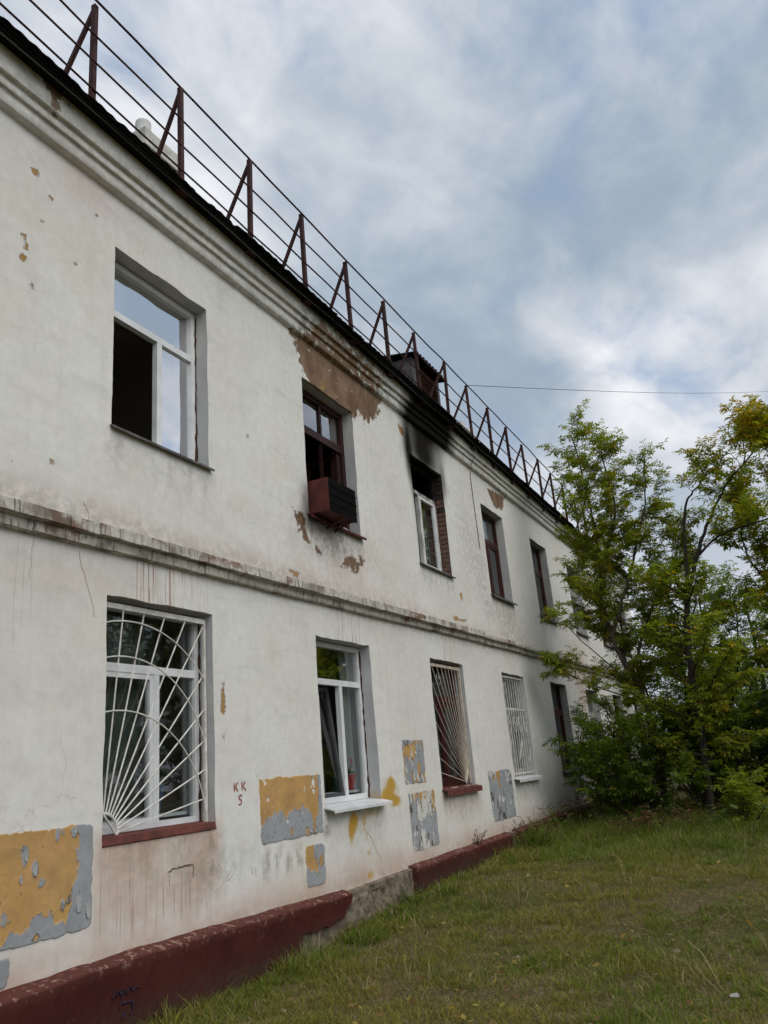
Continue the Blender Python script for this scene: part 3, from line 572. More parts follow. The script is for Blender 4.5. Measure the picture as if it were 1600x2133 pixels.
def make_roof():
    # corrugated sheets overlapping along the eave; each about a metre wide
    sl = 0.42; y0, y1 = -0.32, 5.6; z0 = 7.115; k = 0; xs0 = XBEG - 0.2; R = None
    allV = []; allF = []
    mb = MB()
    # boarding and ridge as the roof body, sheets as its pieces
    for (a, b) in ((y0 + 0.05, y1),):
        za, zb = z0 + (a - y0) * sl, z0 + (b - y0) * sl
        V = [(XBEG - .2, a, za - .045), (XEND + .25, a, za - .045), (XEND + .25, b, zb - .045), (XBEG - .2, b, zb - .045), (XBEG - .2, a, za - .015), (XEND + .25, a, za - .015), (XEND + .25, b, zb - .015), (XBEG - .2, b, zb - .015)]
        mb.add(V, [(0, 3, 2, 1), (4, 5, 6, 7), (0, 1, 5, 4), (1, 2, 6, 5), (2, 3, 7, 6), (3, 0, 4, 7)])
    mb.box(XBEG - .2, XEND + .2, -.30, -.10, 7.118, 7.128)
    zb = z0 + (y1 - y0) * sl - .015
    mb.add([(XBEG - .2, y1, zb), (XEND + .25, y1, zb), (XEND + .25, 12.2, 7.1), (XBEG - .2, 12.2, 7.1)], [(0, 1, 2, 3)])
    mb.add([(XBEG, y1, zb - .02), (XBEG, 0, 7.1), (XBEG, 12, 7.1)], [(0, 1, 2)]); mb.add([(XEND, y1, zb - .02), (XEND, 12, 7.1), (XEND, 0, 7.1)], [(0, 1, 2)])
    R = mb.build('roof', M['slate'], B)
    x = XBEG - 0.2
    while x < XEND:
        w = 1.0; n = 34; dz = random.uniform(-.006, .008); dy = random.uniform(-.025, .02); tl = random.uniform(-.006, .006); V = []; F = []
        for i in range(n + 1):
            xx = x + (w + 0.06) * i / n; c = 0.007 * math.cos(2 * math.pi * xx / 0.135)
            chip = 0.03 * max(0, float(vnoise(xx * 9, 2, 14)) - 0.72) * 4
            for (yy, t) in ((y0 + dy + chip, 0), (y0 + 1.4, 0), (y0 + 1.4, 0.008), (y0 + dy + chip, 0.008)):
                V.append((xx, yy, z0 + (yy - y0) * sl + c + dz + tl * (i / n - .5) * 2 + 0.012 + t))
        for i in range(n):
            for q in range(4): a, b = i * 4 + q, i * 4 + (q + 1) % 4; F.append((a, a + 4, b + 4, b))
        F += [(0, 1, 2, 3), (n * 4 + 3, n * 4 + 2, n * 4 + 1, n * 4)]
        mesh_np('roof_sheet', V, F, M['slate'], R, False); x += w
    return R
ROOF = make_roof()
def roofz(y): return 7.115 + (y + 0.32) * 0.42
def chimney(x0, x1, y0, y1, ztop, flues):
    mb = MB(); zb = roofz(y0) - 0.3
    mb.box(x0, x1, y0, y1, zb, ztop - .30, .006); mb.box(x0 - .05, x1 + .05, y0 - .05, y1 + .05, ztop - .297, ztop - .18, .008); mb.box(x0 - .02, x1 + .02, y0 - .02, y1 + .02, ztop - .178, ztop, .01)
    c = mb.build('chimney', M['chimney'], B)
    for (fx, fy, h, r) in flues:
        m2 = MB(); m2.tube([(fx, fy, ztop - .05), (fx, fy, ztop + h)], r, 16); m2.build('flue_pipe', M['pipe'], c, False)
chimney(6.36, 6.95, 1.5, 2.25, 9.80, [(6.62, 1.78, 0.42, 0.105), (6.60, 2.12, 0.20, 0.10)])
chimney(17.9, 18.7, 1.5, 2.1, 9.55, [(18.0, 1.7, 0.35, 0.10), (18.5, 1.7, 0.35, 0.10)])
def dormer():
    x0, x1, y0, y1, zt = 12.78, 14.12, 0.75, 2.0, 9.12; zb = roofz(y0) - 0.05
    mb = MB(); mb.box(x0, x0 + .05, y0, y1, zb, zt); mb.box(x1 - .05, x1, y0, y1, zb, zt); mb.box(x0 + .05, x1 - .05, y1 - .1, y1, zb, zt); mb.box(x0 + .05, x1 - .05, y0 + .08, y0 + .10, zb, zt - .01)
    for xx in (x0 + .05, x1 - .13): mb.box(xx, xx + .08, y0 - .01, y0 + .05, zb, zt - .005)
    d = mb.build('dormer', M['board_grey'], B); z = zb + .05
    while z < zt - .08:
        m2 = MB(); V = [(x0 + .13, y0 + .055, z + .07), (x1 - .13, y0 + .055, z + .07), (x1 - .13, y0 + .07, z + .075), (x0 + .13, y0 + .07, z + .075), (x0 + .13, y0 - .02, z), (x1 - .13, y0 - .02, z), (x1 - .13, y0 - .005, z + .005), (x0 + .13, y0 - .005, z + .005)]
        m2.add(V, [(0, 1, 2, 3), (7, 6, 5, 4), (0, 4, 5, 1), (1, 5, 6, 2), (2, 6, 7, 3), (3, 7, 4, 0)]); m2.build('louvre_slat', M['board'], d); z += 0.085
    n = 60; V = []; F = []
    for i in range(n + 1):
        xx = x0 - .12 + (x1 - x0 + .24) * i / n; c = 0.028 * math.cos(2 * math.pi * xx / 0.15)
        for (yy, zz) in ((y0 - .16, zt + .0), (y1 + .1, zt + .25), (y1 + .1, zt + .262), (y0 - .16, zt + .014)): V.append((xx, yy, zz + c + 0.02))
    for i in range(n):
        for q in range(4): a, b = i * 4 + q, i * 4 + (q + 1) % 4; F.append((a, a + 4, b + 4, b))
    F += [(0, 1, 2, 3), (n * 4 + 3, n * 4 + 2, n * 4 + 1, n * 4)]
    mesh_np('dormer_roof', V, F, M['slate'], d)
dormer()

# ------------------------------------------------------------------ roof railing
def railing():
    R = empty('roof_railing', (12, -0.2, 7.15), 'rust brown welded metal railing along the eave of the roof', 'railing')
    y = -0.2; x0, dx, n = 3.94 - 1.14 * 5, 1.14, 24
    def zt(x): return 8.39 - 0.0085 * (x - 3.94)
    m = MB(); h = 1.26                                                     # angle iron post
    m.box(-.022, .022, -.005, 0, 0, h); m.box(-.022, -.017, 0, .042, 0, h); m.box(-.07, .07, -.02, .10, -.01, .0)
    first = None; bfirst = None
    for k in range(n):
        x = x0 + dx * k
        if first is None:
            first = m.build('post', M['rail'], R); o = first
        else:
            o = first.copy(); COL.objects.link(o)
        o.location = (x, y + random.uniform(-.006, .006), zt(x) - h); o.rotation_euler = (random.uniform(-.02, .02), random.uniform(-.025, .025), random.uniform(-.15, .15))
        if bfirst is None:
            b = MB(); b.bar((0, .01, h - .02), (0, .55, .22), .034, .034); bfirst = b.build('brace', M['rail'], None); br = bfirst
        else:
            br = bfirst.copy(); COL.objects.link(br)
        br.parent = o
    for dz in (0.0, -.41, -.72, -1.02):
        mb = MB(); mb.tube([(x0 - .1 + dx * k * .5, y - .012 + random.uniform(-.008, .008), zt(x0 + dx * k * .5) + dz + random.uniform(-.010, .010)) for k in range(2 * n - 1)], 0.0105 if dz else 0.012, 6); mb.build('rail', M['rail'], R, True)
railing()

# ------------------------------------------------------------------ windows
def curtain(name, x0, x1, z0, z1, y, mat, parent, amp=0.025, per=0.11, seed=0):
    n = max(8, int((x1 - x0) / 0.015)); xs = np.linspace(x0, x1, n); zs = np.linspace(z0, z1, 7); X, Z = np.meshgrid(xs, zs, indexing='ij')
    ph = fbm(X * 3 + seed, Z * 0.3, 40 + seed) * 9; Y = y + amp * np.sin(2 * np.pi * X / per + ph) * (0.7 + 0.3 * (z1 - Z) / (z1 - z0))
    nx, nz = X.shape; i = np.arange(nx * nz).reshape(nx, nz); F = np.stack([i[:-1, :-1], i[1:, :-1], i[1:, 1:], i[:-1, 1:]], -1).reshape(-1, 4)
    return mesh_np(name, np.stack([X, Y, Z], -1).reshape(-1, 3), F, mat, parent, True)
def pane(x0, x1, z0, z1, y, mat, parent):
    mb = MB(); e = 0.004; mb.box(x0 - e, x1 + e, y, y + .005, z0 - e, z1 + e); return mb.build('pane', mat, parent)
def sash(x0, x1, z0, z1, y0, y1, w, mat, gmat, parent, hinge=None, angle=0, tilt=0):
    """frame of a leaf with its pane; may be swung about a hinge"""
    mb = MB(); mb.box(x0, x0 + w, y0, y1, z0, z1); mb.box(x1 - w, x1, y0, y1, z0, z1); mb.box(x0 + w, x1 - w, y0, y1, z0, z0 + w); mb.box(x0 + w, x1 - w, y0, y1, z1 - w, z1)
    p = MB(); ym = (y0 + y1) / 2; p.box(x0 + w - .004, x1 - w + .004, ym, ym + .005, z0 + w - .004, z1 - w + .004)
    if hinge is not None or tilt:
        if tilt: T = Matrix.Translation((0, y0, z0)) @ Matrix.Rotation(-tilt, 4, 'X') @ Matrix.Translation((0, -y0, -z0))
        else: T = Matrix.Translation((hinge, y0, 0)) @ Matrix.Rotation(angle, 4, 'Z') @ Matrix.Translation((-hinge, -y0, 0))
        for q in (mb, p): q.V = [tuple(T @ Vector(v)) for v in q.V]
    s = mb.build('sash', mat, parent); g = p.build('pane', gmat, parent); return s
def sill(x0, x1, z, y0, mat, parent, t=0.012, lip=0.035, over=0.03, drop=0.03):
    """sloping tin or board sill that projects from the wall"""
    mb = MB(); a, b = x0 - over, x1 + over
    V = [(x0 + .004, 0.17, z + .02), (x1 - .004, 0.17, z + .02), (x1 - .004, 0.0, z + .002), (x0 + .004, 0.0, z + .002), (b, 0.0 - .001, z + .002), (a, -.001, z + .002), (b, y0, z - drop), (a, y0, z - drop), (b, y0, z - drop - lip), (a, y0, z - drop - lip), (b, y0 + t, z - drop - lip), (a, y0 + t, z - drop - lip), (b, y0 + t, z - drop - t), (a, y0 + t, z - drop - t), (b, -.001, z - .012), (a, -.001, z - .012)]
    F = [(0, 3, 2, 1), (5, 7, 6, 4), (7, 9, 8, 6), (9, 11, 10, 8), (11, 13, 12, 10), (13, 15, 14, 12), (5, 15, 13, 7), (7, 13, 11, 9), (4, 6, 12, 14), (6, 8, 10, 12)]
    mb.add(V, F); return mb.build('sill', mat, parent)
def seam(x, z0, z1, parent, y=0.148, w=0.020):
    mb = MB(); n = 26; V = []; F = []
    for i in range(n + 1):
        z = z0 + (z1 - z0) * i / n; ww = w * random.uniform(.35, 1.25) * (1.5 if i < 6 else 1); V += [(x - ww, y, z), (x + .004, y - random.uniform(.0, .018), z), (x + .004, y + .03, z), (x - ww, y + .03, z)]
    for i in range(n):
        for q in range(4): a, b = i * 4 + q, i * 4 + (q + 1) % 4; F.append((a, a + 4, b + 4, b))
    mb.add(V, F); return mb.build('seam_foam', M['foam'], parent)
F0, F1 = 0.150, 0.215
def frame_mesh(x0, x1, z0, z1, zt, xm, mat, fw=.055, tw=.065, mw=.065, bw=.06, y0=F0, y1=F1, mull_top=False, extra=()):
    mb = MB(); mb.box(x0, x0 + fw, y0, y1, z0, z1); mb.box(x1 - fw, x1, y0, y1, z0, z1); mb.box(x0 + fw, x1 - fw, y0, y1, z1 - fw, z1); mb.box(x0 + fw, x1 - fw, y0, y1, z0, z0 + bw)
    if zt: mb.box(x0 + fw, x1 - fw, y0 + .002, y1 - .002, zt - tw / 2, zt + tw / 2)
    for xx in (xm if isinstance(xm, (list, tuple)) else [xm]):
        mb.box(xx - mw / 2, xx + mw / 2, y0 + .004, y1 - .004, z0 + bw, (z1 - fw) if mull_top else zt - tw / 2)
    for e in extra: mb.box(*e)
    return mb.build('window', mat, B)
def pvc_window(i, z0, z1, zt, xm, gl, tilt_left=False, open_left=False, label=None, gl2=None):
    x0, x1 = WX[i] + .012, WX[i] + WW - .012; w = frame_mesh(x0, x1, z0 + .022, z1 - .012, zt, xm, M['pvc'])
    zb = z0 + .022 + .06
    pane(x0 + .055, x1 - .055, zt + .0325, z1 - .067, .18, gl2 or gl, w); pane(xm + .0325, x1 - .055, zb, zt - .0325, .18, gl, w)
    if open_left: sash(x0 + .05, xm - .03, zb - .01, zt - .03, F0 + .03, F1 + .02, .05, M['pvc'], gl, w, hinge=x0 + .05, angle=math.radians(96))
    elif tilt_left: sash(x0 + .05, xm - .03, zb - .01, zt - .03, F0 + .012, F1, .05, M['sash_dark'], gl, w, tilt=math.radians(7))
    else: sash(x0 + .05, xm - .03, zb - .01, zt - .03, F0 + .008, F1 - .01, .045, M['pvc'], gl, w)
    if label: w['label'] = label
    return w
def wood_window(i, z0, z1, ztr, gl, cur, sillmat=None, mat='wood', silly=-.07, mull=True, label=None, curt=True):
    x0, x1 = WX[i] + .01, WX[i] + WW - .01; xm = (x0 + x1) / 2; zt = z0 + ztr; w = frame_mesh(x0, x1, z0 + .02, z1 - .01, zt, xm, M[mat], .06, .085, .07, .07)
    pane(x0 + .06, x1 - .06, zt + .0425, z1 - .07, .18, gl, w)
    for a, b in ((x0 + .06, xm - .035), (xm + .035, x1 - .06)): sash(a, b, z0 + .09, zt - .0425, F0 + .012, F1 - .015, .05, M[mat], gl, w)
    if curt: curtain('curtain', x0 + .02, x1 - .02, z0 + .12, z1 - .05, .34, cur, w, seed=i)
    if sillmat: sill(WX[i], WX[i] + WW, z0, silly, sillmat, w)
    if label: w['label'] = label
    return w
# upper floor
u1 = pvc_window(0, UZ0, UZ1, 5.63, 5.155, M['glass_mirror'], open_left=True, label='white plastic window with its left leaf open'); sill(WX[0], WX[0] + WW, UZ0, -.045, M['tin'], u1, lip=.02, over=.02, drop=.015); seam(WX[0] + WW, UZ0 + .03, UZ1 - .05, u1)
def u2():
    x0, x1 = WX[1] + .01, WX[1] + WW - .01; zt = 5.63; xm = 8.10
    w = frame_mesh(x0, x1, UZ0 + .02, UZ1 - .01, zt, xm, M['wood_dark'], .075, .10, .001, .07, extra=[(xm - .02, xm + .02, F0 + .006, F1 - .01, zt + .05, UZ1 - .085), (x1 - .17, x1 - .075, F0 + .03, F1 + .06, UZ0 + .09, zt - .05)])
    pane(x0 + .075, xm - .02, zt + .05, UZ1 - .085, .18, M['glass_mid'], w); pane(xm + .02, x1 - .075, zt + .05, UZ1 - .085, .18, M['glass_mid'], w)
    sash((x0 + x1) / 2, x1 - .075, UZ0 + .09, zt - .05, F0 + .02, F1, .06, M['wood_dark'], M['glass'], w, hinge=x1 - .075, angle=math.radians(-88))
    sill(WX[1], WX[1] + WW, UZ0 - .01, -.06, M['rust'], w, lip=.03); w['label'] = 'red brown wooden window standing open'
u2()
def u3():
    x0, x1 = WX[2] + .012, WX[2] + WW - .02; zt = 5.70; xm = 11.04; zb = UZ0 + .08
    w = frame_mesh(x0, x1, UZ0 + .022, UZ1 - .012, zt, xm, M['pvc_sooty'], .05, .055, .05); w['label'] = 'burnt-out window with sooty frame and missing panes'
    sash(xm + .02, x1 - .045, zb - .01, zt - .025, F0 + .006, F1 - .012, .045, M['pvc'], M['glass_mid'], w)
    sash(x0 + .05, xm - .02, zb - .01, zt - .025, F0 + .02, F1, .05, M['pvc_sooty'], M['glass_soot'], w, hinge=x0 + .05, angle=math.radians(80))
    # jagged glass left in the top light
    mb = MB(); mb.add([(x1 - .05, .18, zt + .03), (x1 - .05, .18, zt + .34), (x1 - .12, .18, zt + .2), (x1 - .22, .18, zt + .03), (x1 - .05, .186, zt + .03), (x1 - .05, .186, zt + .34), (x1 - .12, .186, zt + .2), (x1 - .22, .186, zt + .03)], [(0, 1, 2, 3), (7, 6, 5, 4), (0, 4, 5, 1), (1, 5, 6, 2), (2, 6, 7, 3), (3, 7, 4, 0)]); mb.build('glass_shard', M['glass_soot'], w)
    curtain('curtain', xm + .03, x1 - .06, zb, zt - .1, .30, M['tulle'], w, .015, .08, 5); sill(WX[2], WX[2] + WW, UZ0, -.05, M['tin'], w, lip=.02, over=.02)
u3()
wood_window(3, UZ0, UZ1, 1.13, M['glass'], M['curtain'], M['tin'], label='red brown wooden window with pale curtain')
wood_window(4, UZ0, UZ1, 1.13, M['glass'], M['curtain'], M['tin'])
w6 = wood_window(5, UZ0, UZ1, 1.13, M['glass'], M['curtain'], M['tin'], 'wood_grey'); 
for i in (6, 7): wood_window(i, UZ0, UZ1, 1.13, M['glass'], M['curtain_dark'], M['tin'])
# lower floor
l1 = pvc_window(0, LZ0, LZ1, 2.53, 5.135, M['glass']); curtain('curtain', 4.45, 5.14, 1.42, 3.0, .30, M['curtain_dark'], l1, .018, .12, 2); curtain('curtain', 5.30, 5.65, 1.42, 3.0, .56, M['curtain_dark'], l1, .02, .10, 3)
sill(WX[0], WX[0] + WW, LZ0 + .02, -.012, M['red_sill'], l1, lip=.006, over=-.005, drop=.045); seam(WX[0] + WW - .0, LZ0 + .03, LZ1 - .05, l1)
l2 = pvc_window(1, LZ0, LZ1, 2.59, 8.17, M['glass'], gl2=M['glass_mid'], tilt_left=True, label='white plastic window with tilted left leaf and white tin sill'); curtain('curtain', 8.42, 8.66, 1.42, 3.0, .30, M['curtain'], l2, .02, .10, 4); curtain('curtain', 7.46, 8.2, 1.42, 3.0, .46, M['curtain_dark'], l2, .03, .12, 6)
sill(WX[1], WX[1] + WW, LZ0 + .0, -.13, M['white_tin'], l2, lip=.03, over=.025, drop=.03); seam(WX[1] + WW - .0, LZ0 + .03, LZ1 - .05, l2, w=.026)
def l3():
    w = wood_window(2, LZ0, LZ1, 1.22, M['glass'], M['curtain_dark'], None); sill(WX[2], WX[2] + WW, LZ0, -.09, M['red_sill'], w, lip=.07, over=.03, drop=.02)
l3()
def l4():
    x0 = WX[3]; w = wood_window(3, LZ0, LZ1, 1.16, M['glass'], M['curtain'], None, 'wood_grey'); sill(x0, x0 + WW, LZ0, -.11, M['white_tin'], w, lip=.05, over=.05, drop=.02)
l4()
wood_window(4, LZ0, LZ1, 1.2, M['glass'], M['curtain_dark'], M['tin'], silly=-.08)
wood_window(5, LZ0, LZ1, 1.2, M['glass_mid'], M['curtain'], M['tin'], 'wood_grey')
for i in (6, 7): wood_window(i, LZ0, LZ1, 1.2, M['glass'], M['curtain_dark'], M['tin'])

# ------------------------------------------------------------------ window grilles
def sun_grille(x0, x1, z0, z1, y, hub, hub_r, ends, arcs, mat, label, flip=False, r=.0065, f=.028):
    G = empty('window_grille', ((x0 + x1) / 2, y, z0), label, 'window grille', 'sunburst window grilles on the ground floor')
    mb = MB(); mb.box(x0, x0 + f, y - .012, y + .012, z0, z1); mb.box(x1 - f, x1, y - .012, y + .012, z0, z1); mb.box(x0 + f, x1 - f, y - .012, y + .012, z1 - f * 1.5, z1)
    mb.build('frame', mat, G); hx, hz = hub; s = -1 if flip else 1; n = len(ends)
    for k, (ex, ez) in enumerate(ends):
        a = math.radians(88 - 84 * k / (n - 1)); m2 = MB(); m2.tube([(hx + s * hub_r * math.cos(a), y, hz + hub_r * math.sin(a)), (ex, y, ez)], r, 6); m2.build('bar', mat, G)
    for (cx, cz, rr) in arcs:
        P = []
        for k in range(121):
            a = math.radians(130 - 160 * k / 120); p = (cx + rr * math.cos(a), cz + rr * math.sin(a))
            if x0 + f * .4 <= p[0] <= x1 - f * .4 and z0 + .03 <= p[1] <= z1 - f: P.append((p[0], y - .010, p[1]))
        m2 = MB(); m2.tube(P, r * .9, 6); m2.build('arc', mat, G)
    P = [(hx + s * hub_r * math.cos(math.pi * .5 * k / 16), y, hz + hub_r * math.sin(math.pi * .5 * k / 16)) for k in range(17)] + [(hx + s * hub_r, y, z0)]
    m2 = MB(); m2.tube(P, r * 1.5, 6); m2.build('hub_arc', mat, G)
sun_grille(4.445, 5.655, 1.30, 3.005, .075, (4.50, 1.32), .15, [(4.67, 2.97), (4.90, 2.97), (5.14, 2.97), (5.40, 2.97), (5.645, 2.96), (5.645, 2.53), (5.645, 2.23), (5.645, 1.97), (5.645, 1.73), (5.645, 1.50)], [(4.76, 1.75, 1.13), (4.70, 1.62, .98), (4.66, 1.20, .99)], M['grille'], 'white sunburst grille fanning from lower left corner of nearest ground-floor window')
sun_grille(10.50, 11.71, 1.315, 2.995, .06, (11.66, 1.33), .15, [(11.64, 2.96), (11.52, 2.96), (11.40, 2.96), (11.27, 2.96), (11.14, 2.96), (11.0, 2.96), (10.84, 2.96), (10.66, 2.96), (10.51, 2.86), (10.51, 2.55), (10.51, 2.27), (10.51, 2.0), (10.51, 1.74), (10.51, 1.52)], [], M['grille_pale'], 'cream fan grille with rays from lower right corner above red sill', True, .006)
def bar_grille():
    x0, x1, z0, z1, y = WX[3] + .02, WX[3] + WW - .02, 1.32, 3.02, .04
    G = empty('window_grille', ((x0 + x1) / 2, y, z0), 'white grille of upright bars with small scrolls over grey window', 'window grille')
    mb = MB()
    for z in (z0 + .03, z1 - .03, 2.43): mb.box(x0, x1, y - .006, y + .006, z - .012, z + .012)
    mb.build('frame', M['grille'], G)
    for k in range(10):
        x = x0 + .02 + (x1 - x0 - .04) * k / 9; m2 = MB(); m2.tube([(x, y + .012, z0), (x, y + .012, z1)], .007, 6); m2.build('bar', M['grille'], G)
    for k in range(4):
        cx = x0 + .17 + .29 * k; m2 = MB(); P = []
        for q in range(26): a = q / 25 * 2 * math.pi * 1.4; rr = .12 * (1 - q / 34); P.append((cx + rr * math.cos(a), y - .01, 2.15 + rr * 1.5 * math.sin(a)))
        m2.tube(P, .006, 5); m2.build('scroll', M['grille'], G)
        m2 = MB(); P = [(cx + (.11 if k % 2 else -.11) * math.sin(q / 12 * math.pi), y - .01, 1.55 + .35 * q / 12) for q in range(13)]; m2.tube(P, .006, 5); m2.build('scroll', M['grille'], G)
bar_grille()

# ------------------------------------------------------------------ metal box under the second upper window
def window_box():
    x0, x1, z0, z1, y = 7.455, 8.10, 4.435, 4.83, -.26
    G = empty('window_box', ((x0 + x1) / 2, y / 2, z0), 'rust red metal box with black barred front hung below open window', 'window box')
    def plate(n, V, mat):
        mb = MB(); mb.box(*V); return mb.build(n, M[mat], G)
    plate('side_panel', (x0, x0 + .008, y, .14, z0, z1), 'rust'); plate('side_panel', (x1 - .008, x1, y, .14, z0, z1 - .0), 'rust'); plate('bottom_panel', (x0 + .008, x1 - .008, y + .01, .14, z0, z0 + .008), 'rust'); plate('back_panel', (x0 + .008, x1 - .008, .02, .03, z0 + .01, z1 - .02), 'black_metal')
    mb = MB(); mb.box(x0 + .008, x1 - .008, y, y + .01, z1 - .02, z1); mb.box(x0 + .008, x1 - .008, y, y + .01, z0, z0 + .025); mb.build('front_frame', M['black_metal'], G)
    n = 26
    for k in range(n):
        x = x0 + .015 + (x1 - x0 - .03) * k / (n - 1); m2 = MB(); m2.tube([(x, y - .004, z0 - (0.03 if k > 13 else 0) * random.uniform(.3, 1)), (x, y - .004, z1 - .005)], .0065, 5); m2.build('bar', M['black_metal'], G)
    mb = MB(); mb.box(x0 + .01, x1 - .01, y + .02, y + .024, z0 + .03, z1 - .03); mb.build('liner', M['black_metal'], G)
    for zz in (z0 + .10, z0 + .20, z0 + .30): m2 = MB(); m2.tube([(x0, y - .012, zz), (x1, y - .012, zz)], .005, 5); m2.build('crossbar', M['black_metal'], G)
    for xx in (x0 + .36, x1 - .1): m2 = MB(); m2.bar((xx, y + .03, z0 - .005), (xx, .0, z0 - .09), .02, .02); m2.build('bracket', M['rust'], G)
window_box()

# ------------------------------------------------------------------ things on the inner sills
def pot_plant(x, y, z, potmat, h, flmat, leafcol, label, s=1.0):
    G = empty('potted_plant', (x, y, z), label, 'potted plant')
    mb = MB(); mb.tube([(x, y, z), (x, y, z + .10 * s), (x, y, z + .115 * s)], [.045 * s, .065 * s, .068 * s], 14); mb.build('pot', potmat, G)
    V = []; F = []; C = []
    for k in range(46):
        a = random.uniform(0, 6.28); e = random.uniform(.2, 1.4); L = random.uniform(.5, 1) * h; d = Vector((math.cos(a) * math.cos(e), math.sin(a) * math.cos(e) * .6, math.sin(e))); p = Vector((x, y, z + .1 * s)); q = p + d * L; r = d.orthogonal().normalized() * .022; b = len(V)
        V += [p + d * L * .4, p + d * L * .75 + r, q, p + d * L * .75 - r]; F += [(b, b + 1, b + 2, b + 3)]; c = [v * random.uniform(.7, 1.2) for v in leafcol]; C += [c] * 4
    mesh_np('leaves', [tuple(v) for v in V], F, M['leaf'], G, attrs={'col': np.array(C)})
    for k in range(4):
        m2 = MB(); c = Vector((x + random.uniform(-.06, .06), y - .03, z + .12 * s + h * random.uniform(.3, .8))); P = []
        for q in range(7): a = q * 2 * math.pi / 7; P.append(c + Vector((math.cos(a) * .026, -.012, math.sin(a) * .026)))
        m2.add([c + Vector((0, .01, 0))] + P + [c + Vector((0, -.02, 0))], [(0, 1 + q, 1 + (q + 1) % 7) for q in range(7)] + [(8, 1 + (q + 1) % 7, 1 + q) for q in range(7)]); m2.build('flower', flmat, G)
M['pot_red'] = simple('red_pot', (0.42, 0.06, 0.06), None, 5, 0.4, 0.05); M['pot_teal'] = simple('teal_pot', (0.02, 0.11, 0.14), None, 5, 0.4, 0.05); M['pot_blue'] = simple('blue_vase', (0.03, 0.09, 0.22), None, 5, 0.3, 0.05)
M['fl_white'] = simple('white_petal', (0.8, 0.8, 0.74), None, 5, 0.6, 0.05); M['fl_red'] = simple('red_petal', (0.55, 0.05, 0.08), None, 5, 0.6, 0.05)
mb = MB(); mb.box(7.44, 8.67, .26, .50, 1.385, 1.41); mb.build('window_board', M['pvc'], l2)
mb = MB(); mb.box(4.44, 5.66, .26, .50, 1.385, 1.41); mb.build('window_board', M['pvc'], l1)
pot_plant(8.36, .36, 1.41, M['pot_teal'], .30, M['fl_white'], (.07, .11, .03), 'white flowering plant in teal pot inside window with white tin sill', 1.4)
pot_plant(8.52, .34, 1.41, M['pot_red'], .20, M['fl_red'], (.08, .10, .03), 'small plant in red pot inside window with white tin sill', 1.5)
pot_plant(5.30, .38, 1.41, M['pot_blue'], .16, M['fl_red'], (.05, .08, .03), 'red flowers in blue pot behind the white sunburst grille', 1.9)

